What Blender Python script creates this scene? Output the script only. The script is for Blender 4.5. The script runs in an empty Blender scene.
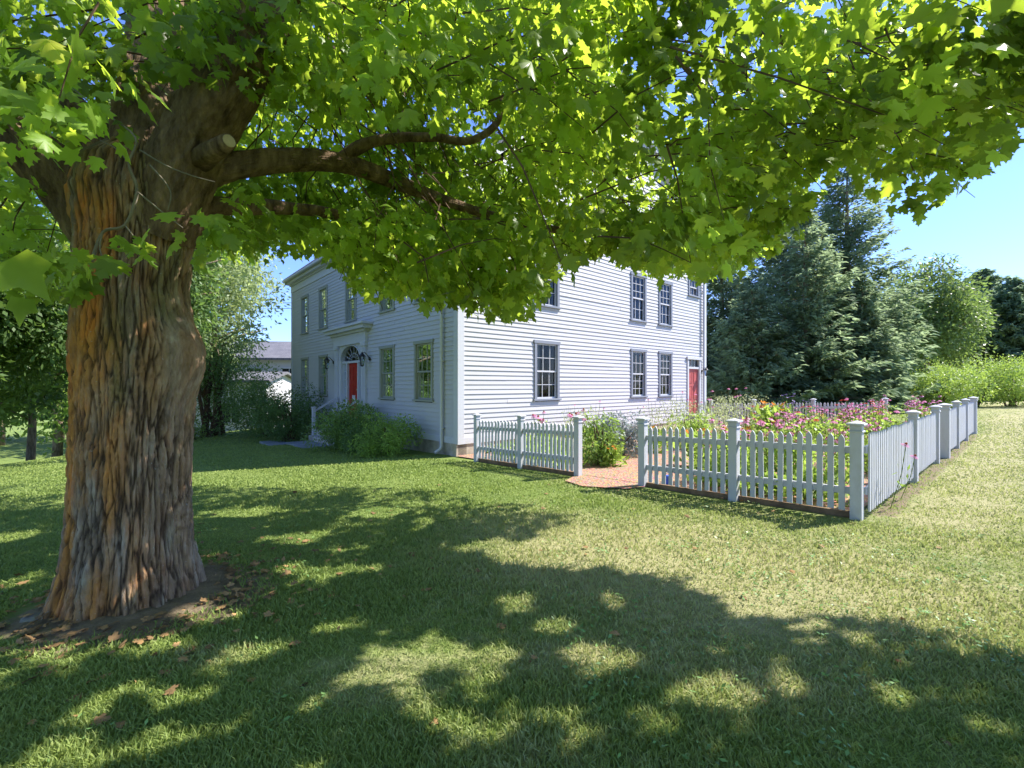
import bpy, math, random
import numpy as np
from mathutils import Vector, noise, Matrix
R = math.radians
rng = np.random.default_rng(7); random.seed(7)
scene = bpy.context.scene
COL = scene.collection
# ------------------------------------------------------------------ camera
F = 455.0; HY = 385.0; CZ = 1.5
cam = bpy.data.objects.new('camera', bpy.data.cameras.new('camera')); COL.objects.link(cam)
cam.location = (0, 0, CZ); cam.rotation_euler = (R(90), 0, 0)
cam.data.sensor_width = 36; cam.data.lens = F/1024*36; cam.data.clip_end = 3000; cam.data.clip_start = .05
cam.data.shift_y = (HY-384)/1024
scene.camera = cam
# ------------------------------------------------------------------ light
SUNH = Vector((.865, .235)); SUN = Vector((SUNH.x, SUNH.y, 1.0)).normalized()
ELEV = math.asin(SUN.z); ROT = math.atan2(SUN.x, SUN.y)
w = bpy.data.worlds.new('World'); scene.world = w; w.use_nodes = True
nt = w.node_tree; bg = nt.nodes['Background']
sk = nt.nodes.new('ShaderNodeTexSky'); sk.sky_type = 'NISHITA'; sk.sun_disc = False
sk.sun_elevation = ELEV; sk.sun_rotation = ROT; sk.air_density = 1.0; sk.dust_density = .25; sk.ozone_density = 3.0
tint = nt.nodes.new('ShaderNodeMix'); tint.data_type = 'RGBA'; tint.blend_type = 'MULTIPLY'; tint.inputs[0].default_value = 1
tint.inputs[7].default_value = (.46, .53, .80, 1); nt.links.new(sk.outputs[0], tint.inputs[6]); nt.links.new(tint.outputs[2], bg.inputs[0]); bg.inputs[1].default_value = .115
sl = bpy.data.lights.new('sun', 'SUN'); sl.energy = 3.1; sl.angle = R(.53); sl.color = (1, .95, .86)
so = bpy.data.objects.new('sun', sl); COL.objects.link(so); so.location = (30, 5, 40)
so.rotation_euler = (-SUN).to_track_quat('-Z', 'Y').to_euler()
scene.view_settings.view_transform = 'Standard'; scene.view_settings.look = 'None'
scene.view_settings.exposure = 1.9; scene.view_settings.gamma = 1
try:
    scene.cycles.max_bounces = 8; scene.cycles.transparent_max_bounces = 8
    scene.cycles.transmission_bounces = 5; scene.cycles.diffuse_bounces = 4
except Exception: pass
# ------------------------------------------------------------------ frames and ground
U = np.array([.754, .656]); U /= np.linalg.norm(U); V = np.array([-U[1], U[0]])
def uv2(u, v): return (U[0]*u+V[0]*v, U[1]*u+V[1]*v)
def G(x, y):
    x = np.asarray(x, float); y = np.asarray(y, float)
    u = U[0]*x+U[1]*y; v = V[0]*x+V[1]*y
    z = .05-.035*np.clip(v, -12, 26)+.004*np.clip(u, -5, 45)
    c = np.clip(16.5+(u+2)*1.3, 13, 26)
    d = np.clip(v-c, 0, 40)
    drop = .11*np.where(d < 4, d*d/8, d-2)
    return z-np.clip(drop, 0, 3.2)
def gz(x, y): return float(G(x, y))
def UVZ(u, v, z): x, y = uv2(u, v); return Vector((x, y, z))
def at(px, py, Y): return Vector(((px-512)/F*Y, Y, CZ+(HY-py)/F*Y))
# ------------------------------------------------------------------ objects
def tag(o, label=None, cat=None, group=None, kind=None):
    if label: o['label'] = label
    if cat: o['category'] = cat
    if group: o['group'] = group
    if kind: o['kind'] = kind
    return o
def empty(name, loc, label, cat, group=None, rz=0):
    o = bpy.data.objects.new(name, None); COL.objects.link(o); o.location = loc; o.rotation_euler = (0, 0, rz)
    o.empty_display_size = .2
    return tag(o, label, cat, group)
def link(name, me, mat, parent=None):
    if mat is not None:
        for m in (mat if isinstance(mat, (list, tuple)) else [mat]): me.materials.append(m)
    o = bpy.data.objects.new(name, me); COL.objects.link(o)
    if parent is not None:
        o.parent = parent
    return o
class MB:
    def __init__(s): s.v = []; s.f = []; s.mi = []
    def quad(s, a, b, c, d, m=0):
        n = len(s.v); s.v += [tuple(a), tuple(b), tuple(c), tuple(d)]; s.f.append((n, n+1, n+2, n+3)); s.mi.append(m)
    def poly(s, pts, m=0):
        n = len(s.v); s.v += [tuple(p) for p in pts]; s.f.append(tuple(range(n, n+len(pts)))); s.mi.append(m)
    def hexa(s, p, m=0):   # 8 points: bottom 4 ccw, top 4 ccw
        n = len(s.v); s.v += [tuple(q) for q in p]
        for f in ((3, 2, 1, 0), (4, 5, 6, 7), (0, 1, 5, 4), (1, 2, 6, 5), (2, 3, 7, 6), (3, 0, 4, 7)):
            s.f.append(tuple(n+i for i in f)); s.mi.append(m)
    def box(s, fr, a0, a1, b0, b1, z0, z1, m=0, bev=0):
        # frame fr = (origin, d, n): a along d, b along n
        P = lambda a, b, z: fr[0]+fr[1]*a+fr[2]*b+Vector((0, 0, z))
        s.hexa([P(a0, b0, z0), P(a1, b0, z0), P(a1, b1, z0), P(a0, b1, z0), P(a0, b0, z1), P(a1, b0, z1), P(a1, b1, z1), P(a0, b1, z1)], m)
    def prism(s, base, off, m=0):
        n = len(base); o = Vector(off)
        k = len(s.v); s.v += [tuple(p) for p in base]+[tuple(Vector(p)+o) for p in base]
        s.f.append(tuple(k+i for i in range(n))); s.mi.append(m)
        s.f.append(tuple(k+n+i for i in reversed(range(n)))); s.mi.append(m)
        for i in range(n):
            j = (i+1) % n; s.f.append((k+j, k+i, k+n+i, k+n+j)); s.mi.append(m)
    def tube(s, pts, rad, n=8, m=0, cap=True, jit=0):
        pts = [Vector(p) for p in pts]
        if not hasattr(rad, '__len__'): rad = [rad]*len(pts)
        k = len(s.v); prev = None
        for i, p in enumerate(pts):
            t = (pts[min(i+1, len(pts)-1)]-pts[max(i-1, 0)]).normalized()
            if prev is None:
                a = Vector((0, 0, 1)) if abs(t.z) < .9 else Vector((1, 0, 0))
                a = t.cross(a).normalized()
            else: a = (prev-t*prev.dot(t)).normalized()
            prev = a; b = t.cross(a)
            for j in range(n):
                g = 2*math.pi*j/n
                rr = rad[i]
                if jit:
                    rr *= 1+jit*noise.noise(Vector((p.x*5+math.cos(g)*2, p.y*5+math.sin(g)*2, p.z*5)))
                    if n > 16: rr *= 1+.5*jit*noise.noise(Vector((p.x*9+math.cos(g)*7, p.y*9+math.sin(g)*7, p.z*9)))-.35*jit*max(0, 1-abs(noise.noise(Vector((p.x*4+math.cos(g)*9, p.y*4+math.sin(g)*9, p.z*4))))*7)
                s.v.append(tuple(p+(a*math.cos(g)+b*math.sin(g))*rr))
        for i in range(len(pts)-1):
            for j in range(n):
                q = (j+1) % n
                s.f.append((k+i*n+j, k+i*n+q, k+(i+1)*n+q, k+(i+1)*n+j)); s.mi.append(m)
        if cap:
            s.f.append(tuple(k+j for j in reversed(range(n)))); s.mi.append(m)
            s.f.append(tuple(k+(len(pts)-1)*n+j for j in range(n))); s.mi.append(m)
    def build(s, name, mat, parent=None, smooth=False, bevel=0):
        me = bpy.data.meshes.new(name); me.from_pydata(s.v, [], s.f)
        if any(s.mi): me.polygons.foreach_set('material_index', s.mi)
        if smooth: me.polygons.foreach_set('use_smooth', [True]*len(me.polygons))
        me.update()
        o = link(name, me, mat, parent)
        if parent is not None and parent.type == 'EMPTY' and not getattr(s, 'local', False): o.matrix_parent_inverse = Matrix.LocRotScale(parent.location, parent.rotation_euler, None).inverted()
        if bevel:
            b = o.modifiers.new('bevel', 'BEVEL'); b.width = bevel; b.segments = 1; b.limit_method = 'ANGLE'
        return o
def tri_mesh(name, verts, tris, mat, parent=None, attrs=None, world=True, smooth=False):
    me = bpy.data.meshes.new(name)
    nv = len(verts); nf = len(tris); k = tris.shape[1]
    me.vertices.add(nv); me.vertices.foreach_set('co', np.ascontiguousarray(verts, dtype=np.float32).ravel())
    me.loops.add(nf*k); me.loops.foreach_set('vertex_index', np.ascontiguousarray(tris, dtype=np.int32).ravel())
    me.polygons.add(nf); me.polygons.foreach_set('loop_start', np.arange(0, nf*k, k, dtype=np.int32))
    try: me.polygons.foreach_set('loop_total', np.full(nf, k, dtype=np.int32))
    except Exception: pass
    if smooth: me.polygons.foreach_set('use_smooth', np.ones(nf, bool))
    for an, arr in (attrs or {}).items():
        a = me.attributes.new(an, 'FLOAT', 'POINT'); a.data.foreach_set('value', np.ascontiguousarray(arr, dtype=np.float32))
    me.update(calc_edges=True)
    o = link(name, me, mat, parent)
    if parent is not None and world and parent.type == 'EMPTY': o.matrix_parent_inverse = Matrix.LocRotScale(parent.location, parent.rotation_euler, None).inverted()
    return o
def dup_tree(root, loc, rz=0, scale=1, label=None):
    r = root.copy(); COL.objects.link(r); r.location = loc; r.rotation_euler = (0, 0, rz); r.scale = (scale,)*3
    if label: r['label'] = label
    for ch in list(root.children):
        c = ch.copy(); COL.objects.link(c); c.parent = r
        for g in ch.children:
            d = g.copy(); COL.objects.link(d); d.parent = c
    return r
# ------------------------------------------------------------------ materials
class NT:
    def __init__(s, name, rough=.6, spec=.3):
        s.m = bpy.data.materials.new(name); s.m.use_nodes = True; s.t = s.m.node_tree
        s.b = s.t.nodes['Principled BSDF']; s.b.inputs['Roughness'].default_value = rough
        s.b.inputs['Specular IOR Level'].default_value = spec
        s.out = s.t.nodes['Material Output']
    def n(s, typ, **kw):
        nd = s.t.nodes.new('ShaderNode'+typ)
        for k, v in kw.items(): setattr(nd, k, v)
        return nd
    def l(s, a, b): s.t.links.new(a, b)
    def coord(s, scale=(1, 1, 1)):
        g = s.n('NewGeometry'); m = s.n('Mapping'); m.inputs['Scale'].default_value = scale
        s.l(g.outputs['Position'], m.inputs['Vector']); return m.outputs[0]
    def noise(s, scale, detail=4, co=None, rough=.55, sc=(1, 1, 1)):
        k = s.n('TexNoise'); k.inputs['Scale'].default_value = scale; k.inputs['Detail'].default_value = detail; k.inputs['Roughness'].default_value = rough
        s.l(co if co is not None else s.coord(sc), k.inputs['Vector']); return k.outputs[0]
    def ramp(s, fac, stops):
        r = s.n('ValToRGB'); e = r.color_ramp.elements
        while len(e) < len(stops): e.new(.5)
        for i, (p, c) in enumerate(stops):
            e[i].position = p; e[i].color = (*c, 1) if hasattr(c, '__len__') else (c, c, c, 1)
        s.l(fac, r.inputs[0]); return r.outputs[0]
    def mix(s, f, a, b, bt='MIX'):
        m = s.n('Mix', data_type='RGBA', blend_type=bt)
        for sock, x in ((m.inputs[0], f), (m.inputs[6], a), (m.inputs[7], b)):
            if isinstance(x, (int, float)): sock.default_value = x
            elif isinstance(x, tuple): sock.default_value = (*x, 1)
            else: s.l(x, sock)
        return m.outputs[2]
    def attr(s, name):
        a = s.n('Attribute', attribute_name=name); return a.outputs['Fac']
    def math(s, op, a, b):
        m = s.n('Math', operation=op)
        for sock, x in ((m.inputs[0], a), (m.inputs[1], b)):
            if isinstance(x, (int, float)): sock.default_value = x
            else: s.l(x, sock)
        return m.outputs[0]
    def base(s, c):
        if isinstance(c, tuple): s.b.inputs['Base Color'].default_value = (*c, 1)
        else: s.l(c, s.b.inputs['Base Color'])
        return s
    def bump(s, h, strength=.3, dist=.01):
        b = s.n('Bump'); b.inputs['Strength'].default_value = strength; b.inputs['Distance'].default_value = dist
        s.l(h, b.inputs['Height']); s.l(b.outputs[0], s.b.inputs['Normal']); return s
def simple(name, c, rough=.6, var=.15, scale=3, spec=.3, bump=0):
    t = NT(name, rough, spec)
    f = t.noise(scale, 5)
    d = tuple(x*(1-var) for x in c); e = tuple(min(1, x*(1+var)) for x in c)
    t.base(t.ramp(f, [(.3, d), (.7, e)]))
    if bump: t.bump(t.noise(scale*12, 3), bump, .005)
    return t.m
def paint(name, c, dirt=(.35, .33, .26), amt=.5, rough=.55):
    t = NT(name, rough, .35)
    f = t.noise(1.1, 6, sc=(1, 1, .35)); g = t.noise(14, 4, sc=(1, 1, .5))
    m = t.math('MULTIPLY', t.ramp(f, [(.45, 0.), (.8, 1.)]), t.ramp(g, [(.35, 0.), (.75, 1.)]))
    m = t.math('MULTIPLY', m, amt)
    col = t.mix(m, c, dirt)
    col = t.mix(t.math('MULTIPLY', t.noise(30, 3), .12), col, tuple(x*.75 for x in c))
    t.base(col); t.bump(t.noise(40, 3, sc=(1, 1, .4)), .15, .003); return t.m
def leafmat(name, refl, trans, tr=.5, rough=.45, var=.35, yellow=None):
    t = NT(name, rough, .35)
    a = t.attr('tint'); 
    lo = tuple(x*(1-var) for x in refl); hi = tuple(x*(1+var) for x in refl)
    c = t.mix(a, lo, hi)
    if yellow: c = t.mix(t.ramp(a, [(.9, 0.), (1., .8)]), c, yellow)
    t.base(c)
    ts = t.n('BsdfTranslucent')
    tl = tuple(x*(1-var*.8) for x in trans); th = tuple(min(1, x*(1+var*.8)) for x in trans)
    t.l(t.mix(a, tl, th), ts.inputs[0])
    mx = t.n('MixShader'); mx.inputs[0].default_value = tr
    t.l(t.b.outputs[0], mx.inputs[1]); t.l(ts.outputs[0], mx.inputs[2]); t.l(mx.outputs[0], t.out.inputs[0])
    return t.m
M = {}
M['white'] = paint('white_clapboard_paint', (.50, .495, .51), amt=.3)
M['trim'] = paint('white_trim_paint', (.55, .555, .59), amt=.3)
M['fence'] = paint('white_fence_paint', (.52, .53, .57), (.32, .31, .25), amt=.7)
M['greytrim'] = paint('grey_storm_window_paint', (.22, .24, .29), amt=.2)
M['cream'] = paint('cream_window_paint', (.30, .31, .26), amt=.3)
M['stone'] = simple('foundation_stone', (.42, .37, .30), .85, .35, 3, .2, .5)
M['fieldstone'] = simple('field_stone', (.20, .19, .17), .9, .4, 9, .2, .6)
M['concrete'] = simple('concrete', (.38, .36, .33), .85, .3, 4, .2, .4)
M['slate'] = simple('slate_slab', (.20, .22, .23), .7, .25, 4, .3, .3)
M['timber'] = simple('weathered_timber', (.20, .13, .08), .85, .4, 5, .2, .5)
M['red'] = simple('red_door_paint', (.42, .03, .02), .45, .12, 3)
M['redside'] = simple('faded_red_door_paint', (.42, .09, .085), .5, .12, 3)
M['black'] = simple('black_iron', (.02, .02, .02), .4, .2, 5, .4)
M['dark'] = simple('unlit_room_black', (.02, .022, .02), .9, .2, 1)  # near-black colour stands in for unlit interiors
M['brass'] = simple('brass', (.5, .35, .1), .35, .1, 5, .5)
M['blue'] = simple('blue_plastic', (.03, .10, .6), .4, .1, 5)
M['curtain'] = simple('curtain_cloth', (.24, .26, .28), .9, .2, 6)
M['wood_pole'] = simple('pole_wood', (.12, .09, .07), .9, .3, 5)
t = NT('window_glass', .05, .5); gl = t.n('BsdfGlossy'); gl.inputs['Roughness'].default_value = .03; gl.inputs[0].default_value = (.9, .95, 1, 1)
tp = t.n('BsdfTransparent'); tp.inputs[0].default_value = (.75, .78, .8, 1); fr = t.n('Fresnel'); fr.inputs[0].default_value = 1.33
mx = t.n('MixShader'); t.l(fr.outputs[0], mx.inputs[0]); t.l(tp.outputs[0], mx.inputs[1]); t.l(gl.outputs[0], mx.inputs[2]); t.l(mx.outputs[0], t.out.inputs[0])
M['glass'] = t.m
# roof shingles
t = NT('roof_shingles', .85, .2)
br = t.n('TexBrick'); br.inputs['Scale'].default_value = 4; br.inputs['Color1'].default_value = (.13, .13, .15, 1); br.inputs['Color2'].default_value = (.18, .18, .20, 1); br.inputs['Mortar'].default_value = (.06, .06, .07, 1)
tc = t.n('TexCoord'); t.l(tc.outputs['Object'], br.inputs[0]); t.base(t.mix(.35, br.outputs[0], t.ramp(t.noise(1.5, 5), [(.3, (.09, .09, .1)), (.7, (.24, .23, .24))])))
M['roof'] = t.m
t = NT('chimney_brick', .85, .2)
br = t.n('TexBrick'); br.inputs['Scale'].default_value = 5; br.inputs['Color1'].default_value = (.3, .12, .08, 1); br.inputs['Color2'].default_value = (.22, .09, .06, 1)
tc = t.n('TexCoord'); t.l(tc.outputs['Object'], br.inputs[0]); t.base(br.outputs[0]); M['brick'] = t.m
# bark
def barkmat(name, lich=True, cols=((.10, .07, .05), (.30, .22, .155), (.50, .43, .34))):
    t = NT(name, .9, .15)
    f = t.noise(4.5, 8, sc=(3, 3, .7), rough=.65); fine = t.noise(45, 5, sc=(1, 1, .35))
    c = t.ramp(f, [(.3, cols[0]), (.52, cols[1]), (.75, cols[2])])
    if lich:
        # rusty orange algae on the left half, grey on the right, both patchy and vertical
        g = t.n('NewGeometry'); sx = t.n('SeparateXYZ'); t.l(g.outputs['Position'], sx.inputs[0])
        side = t.n('MapRange'); side.inputs[1].default_value = -2.45; side.inputs[2].default_value = -2.8
        t.l(sx.outputs[0], side.inputs[0])
        pt = t.noise(2.2, 6, sc=(2.2, 2.2, .35), rough=.6)
        o = t.math('MULTIPLY', t.ramp(pt, [(.40, 0.), (.58, .85)]), t.ramp(side.outputs[0], [(0., .22), (1., 1.)]))
        c = t.mix(o, c, t.ramp(t.noise(9, 5, sc=(1, 1, .4)), [(.3, (.34, .13, .03)), (.5, (.60, .26, .05)), (.65, (.68, .22, .04)), (.85, (.55, .15, .05))]))
        og = t.ramp(t.noise(1.7, 5, sc=(2, 2, .5)), [(.52, 0.), (.66, .55)])
        c = t.mix(og, c, (.15, .15, .05))
        sp = t.ramp(t.noise(60, 2), [(.70, 0.), (.74, .6)])
        c = t.mix(sp, c, (.42, .42, .38))
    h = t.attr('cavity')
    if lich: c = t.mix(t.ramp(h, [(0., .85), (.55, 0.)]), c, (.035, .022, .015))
    t.base(c); t.bump(t.math('ADD', f, fine), .9, .02); return t.m
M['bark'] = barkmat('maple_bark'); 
M['limb'] = barkmat('limb_bark', False, ((.05, .03, .02), (.18, .12, .075), (.36, .24, .15)))
M['barkplain'] = barkmat('grey_bark', False)
M['twig'] = simple('twig_bark', (.10, .06, .035), .9, .3, 8)
M['deadtwig'] = simple('dead_twig_bark', (.20, .17, .13), .9, .3, 8)
M['cutwood'] = simple('cut_wood', (.50, .38, .24), .8, .2, 12)
M['leaf'] = leafmat('maple_leaf', (.155, .255, .038), (.52, .75, .06), .57, .42, .62, (.50, .48, .06))
M['leaf_pale'] = leafmat('pale_leaf', (.26, .33, .17), (.5, .6, .22), .45)
M['leaf_dark'] = leafmat('dark_leaf', (.10, .17, .055), (.22, .36, .07), .4)
M['leaf_mid'] = leafmat('mid_leaf', (.15, .24, .065), (.38, .54, .09), .4)
M['leaf_lime'] = leafmat('lime_leaf', (.20, .31, .065), (.45, .62, .1), .45)
M['leaf_tree'] = leafmat('tree_leaf', (.14, .21, .07), (.28, .40, .09), .4)
M['spruce'] = leafmat('spruce_needles', (.18, .255, .15), (.36, .46, .24), .48, .6)
M['pine'] = leafmat('pine_needles', (.20, .29, .17), (.38, .50, .28), .5, .6)
M['hedge'] = leafmat('hedge_leaf', (.25, .36, .08), (.48, .64, .10), .35)
M['deadleaf'] = leafmat('fallen_leaf', (.30, .18, .08), (.2, .1, .03), .15, .8, .5)
M['clover'] = leafmat('clover_leaf', (.17, .30, .10), (.3, .5, .1), .3)
M['sage'] = leafmat('sage_leaf', (.30, .34, .36), (.3, .36, .3), .3)
M['wispy'] = leafmat('wispy_leaf', (.36, .42, .22), (.45, .52, .23), .4)
def petal(name, c, tr=.35):
    return leafmat(name, c, c, tr, .5, .25)
M['pink'] = petal('pink_petals', (.70, .24, .48)); M['orange'] = petal('orange_petals', (.75, .25, .03))
M['yellow'] = petal('yellow_petals', (.78, .52, .04)); M['redp'] = petal('red_petals', (.6, .04, .05)); M['purple'] = petal('purple_petals', (.22, .14, .45))
M['cone'] = simple('flower_cone', (.28, .07, .03), .8, .3, 30)
# lawn
def lawn_color(t):
    dry = t.attr('dry'); soil = t.attr('soil')
    n1 = t.noise(1.3, 6, rough=.65); n2 = t.noise(9, 5, rough=.7); n3 = t.noise(.35, 3)
    green = t.mix(t.ramp(n1, [(.3, 0.), (.7, 1.)]), (.15, .225, .05), (.25, .33, .085))
    green = t.mix(t.ramp(n3, [(.4, 0.), (.65, .5)]), green, (.25, .31, .075))
    straw = t.mix(t.ramp(n2, [(.3, 0.), (.7, 1.)]), (.42, .37, .19), (.64, .57, .34))
    d = t.math('ADD', dry, t.math('MULTIPLY', t.math('SUBTRACT', n2, .5), 1.1)); d = t.math('ADD', d, t.math('MULTIPLY', t.math('SUBTRACT', n1, .5), .7))
    c = t.mix(t.ramp(d, [(.3, 0.), (.95, .8)]), green, straw)
    s = t.math('ADD', soil, t.math('MULTIPLY', t.math('SUBTRACT', n2, .5), .9))
    return t.mix(t.ramp(s, [(.4, 0.), (.6, 1.)]), c, t.ramp(n2, [(.3, (.15, .105, .075)), (.7, (.36, .27, .19))])), n2
t = NT('lawn', .9, .15); c, n2 = lawn_color(t)
c = t.mix(t.math('MULTIPLY', t.noise(70, 4, rough=.7), .55), c, (.06, .08, .025)); t.base(c); t.bump(t.noise(60, 4, rough=.7), .9, .03); M['lawn'] = t.m
t = NT('grass_blade', .55, .25); c, n2 = lawn_color(t); c = t.mix(t.math('MULTIPLY', t.attr('tint'), .5), c, (.36, .42, .14)); t.base(c)
ts = t.n('BsdfTranslucent'); t.l(t.mix(.5, c, (.38, .50, .10)), ts.inputs[0]); mx = t.n('MixShader'); mx.inputs[0].default_value = .35
t.l(t.b.outputs[0], mx.inputs[1]); t.l(ts.outputs[0], mx.inputs[2]); t.l(mx.outputs[0], t.out.inputs[0]); M['blade'] = t.m
t = NT('wood_mulch', .95, .1); vo = t.n('TexVoronoi'); vo.inputs['Scale'].default_value = 28; t.l(t.coord((1, 1.6, 1)), vo.inputs['Vector'])
t.base(t.mix(.55, t.mix(1., vo.outputs['Color'], (.70, .45, .33), 'MULTIPLY'), (.40, .25, .17))); t.bump(vo.outputs['Distance'], 1., .02); M['mulch'] = t.m

# ------------------------------------------------------------------ ground
def dryf(x, y):
    x = np.asarray(x, float); y = np.asarray(y, float); d = np.zeros(np.broadcast(x, y).shape)
    u = U[0]*x+U[1]*y; v = V[0]*x+V[1]*y
    for cx, cy, sx, sy, a in ((.9, 4.2, 1.7, 1.2, .95), (2.2, 3.2, 1.6, .9, .75), (-.2, 5.6, 1.3, .8, .3), (-.7, 2.35, .5, .3, .6), (.4, 2.5, .5, .22, .55), (.1, 1.85, .5, .2, .5), (-2.2, 6.5, 1.6, .4, .2), (-1.8, 2.6, .35, .2, .6), (1.2, 2.2, .4, .2, .5)):
        d += a*np.exp(-((x-cx)/sx)**2-((y-cy)/sy)**2)
    d += .8*np.exp(-((v-.55)/.6)**2)*np.clip((u-5.5)/1, 0, 1)       # worn strip beside the side fence
    d += .28*np.exp(-((v+1.6)/1.5)**2)*np.clip((u-6)/3, 0, 1)+.16*np.clip((x-.5)/2,0,1)
    d += .3*np.clip((u-22)/4, 0, 1)*np.clip((6-v)/4, 0, 1)
    d += .25*np.exp(-((u-5.6)/.4)**2)*np.clip((9.5-v)/1, 0, 1)
    return d+.07+.1*np.clip((x+1)/2, 0, 1)
TX, TY = -2.86, 3.4
def soilf(x, y):
    x = np.asarray(x, float); y = np.asarray(y, float)
    d = np.exp(-(((x-TX-.22)/.86)**2+((y-TY+.05)/.72)**2)**1.6)*1.1*(1+.25*np.sin(x*7+y*3)*np.sin(y*8))
    u = U[0]*x+U[1]*y; v = V[0]*x+V[1]*y
    return d+.62*np.exp(-(np.abs(v-1.12)/.17)**4)*np.clip((u-6.2)*4, 0, 1)*np.clip((19-u)*2, 0, 1)+.7*np.exp(-((u-5.9)/.2)**2)*np.clip((v-1.2)*4, 0, 1)*np.clip((5.1-np.abs(v-4.6)*8), 0, .2)*0
def axis(dense0, dense1, step, far, g=1.22):
    a = list(np.arange(dense0, dense1, step)); s = step; x = a[-1]
    while x < far: s *= g; x += s; a.append(x)
    s = step; x = a[0]; pre = []
    while x > -far: s *= g; x -= s; pre.append(x)
    return np.array(pre[::-1]+a)
xs = axis(-9, 12, .12, 900); ys = axis(1, 13, .12, 900)
XX, YY = np.meshgrid(xs, ys); ZZ = G(XX, YY)
near = (np.abs(XX) < 14) & (YY > 0) & (YY < 16)
ZZ = ZZ+np.where(near, .012*np.sin(XX*1.7+np.sin(YY*1.3)*2)*np.sin(YY*2.1+XX), 0)*np.clip((13-YY)/3, 0, 1)*np.clip((12-np.abs(XX))/3, 0, 1)
ZZ += .07*np.exp(-(((XX-TX)/.75)**2+((YY-TY)/.75)**2))
nx, ny = len(xs), len(ys)
idx = np.arange(nx*ny).reshape(ny, nx)
q = np.stack([idx[:-1, :-1], idx[:-1, 1:], idx[1:, 1:], idx[1:, :-1]], -1).reshape(-1, 4)
vv = np.stack([XX, YY, ZZ], -1).reshape(-1, 3)
o = tri_mesh('lawn', vv, q, M['lawn'], attrs={'dry': dryf(XX, YY).ravel(), 'soil': soilf(XX, YY).ravel()}, smooth=True); tag(o, 'mown lawn with dry straw patches', None, kind='structure')
# mulch bed and path
mb = MB()
for i in range(26):
    for j in range(16):
        u0 = 6.2+i*12.6/26; u1 = 6.2+(i+1)*12.6/26; v0 = 1.32+j*7.9/16; v1 = 1.32+(j+1)*7.9/16
        mb.quad(*[UVZ(a, b, gz(*uv2(a, b))+.03) for a, b in ((u0, v0), (u1, v0), (u1, v1), (u0, v1))])
jj = [UVZ(5.75, 3.95, 0), UVZ(6.2, 3.85, 0), UVZ(6.2, 5.35, 0), UVZ(5.6, 5.1, 0), UVZ(5.45, 4.6, 0)]
for p in jj: p.z = gz(p.x, p.y)+.026
mb.poly(jj)
tag(mb.build('mulch_bed', M['mulch']), None, None, kind='structure')
# ------------------------------------------------------------------ grass blades
def grass(n):
    # depth density ~ 1/y
    y = np.exp(rng.uniform(np.log(.9), np.log(27), n)); x = rng.uniform(-1, 1, n)*(1.34*y+1.6)
    u = U[0]*x+U[1]*y; v = V[0]*x+V[1]*y
    keep = ~((u > 5.95) & (v > 1.28) & (u < 19)) & ~((u > 5.7) & (v > 9)) & (((x-TX)**2+(y-TY)**2) > .45)
    keep &= rng.random(n) > np.clip(soilf(x, y)*1.0, 0, .9)
    keep &= rng.random(n) < np.clip((26-y)/13, 0, 1)
    keep &= rng.random(n) > np.clip(dryf(x, y)*.45, 0, .6)
    x = x[keep]; y = y[keep]; n = len(x)
    clump = .5+.5*np.sin(x*5.1+2*np.sin(y*3.7))*np.sin(y*6.3+1.5*np.sin(x*4.1))
    h = (.014+.022*rng.random(n)+.010*clump)*(1+.0*y); wd = .0016+.0011*y*rng.uniform(.6, 1.3, n)
    a = rng.uniform(0, 2*np.pi, n); lean = rng.uniform(.2, 1.1, n)*h; la = rng.uniform(0, 2*np.pi, n)
    z = G(x, y)+.07*np.exp(-(((x-TX)/.75)**2+((y-TY)/.75)**2))-.004
    dx = np.cos(a)*wd; dy = np.sin(a)*wd; lx = np.cos(la)*lean; ly = np.sin(la)*lean
    P0 = np.stack([x-dx, y-dy, z], -1); P1 = np.stack([x+dx, y+dy, z], -1)
    P2 = np.stack([x+dx*.8+lx*.35, y+dy*.8+ly*.35, z+h*.6], -1); P3 = np.stack([x-dx*.8+lx*.35, y-dy*.8+ly*.35, z+h*.6], -1)
    P4 = np.stack([x+lx, y+ly, z+h], -1)
    vs = np.stack([P0, P1, P2, P3, P4], 1).reshape(-1, 3)
    b = np.arange(n)[:, None]*5
    tr = np.concatenate([b+[0, 1, 2], b+[0, 2, 3], b+[3, 2, 4]], 0)
    at_ = lambda f: np.repeat(f, 5)
    o = tri_mesh('grass', vs, tr, M['blade'], attrs={'dry': at_(dryf(x, y)), 'soil': at_(soilf(x, y)*0), 'tint': at_(rng.random(n))})
    tag(o, 'short mown green grass blades covering the lawn', 'grass', kind='stuff')
grass(700000)

# ------------------------------------------------------------------ leaves machinery
def maple_leaf():
    half = [(.0, 0), (.14, -.10), (.40, -.06), (.31, .12), (.40, .22), (.60, .34), (.46, .42), (.44, .58), (.25, .48), (.20, .64), (.27, .76), (.11, .82), (0, 1.0)]
    pts = half+[(-a, b) for a, b in half[-2:0:-1]]
    P = np.array([(a, b, -.16*abs(a)-.12*b*b) for a, b in pts]+[(0, .30, .03)])
    n = len(pts); T = np.array([(n, i, (i+1) % n) for i in range(n)]); return P, T
def simple_leaf():
    pts = [(0, 0), (.34, -.02), (.5, .4), (.22, .5), (0, 1), (-.22, .5), (-.5, .4), (-.34, -.02)]
    P = np.array([(a, b, -.14*abs(a)-.1*b*b) for a, b in pts]+[(0, .3, .02)]); n = 8
    return P, np.array([(n, i, (i+1) % n) for i in range(n)])
def oval_leaf():
    P = np.array([(0, 0, 0), (.24, .45, -.05), (0, 1, -.12), (-.24, .45, -.05)]); return P, np.array([(0, 1, 2), (0, 2, 3)])
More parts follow.
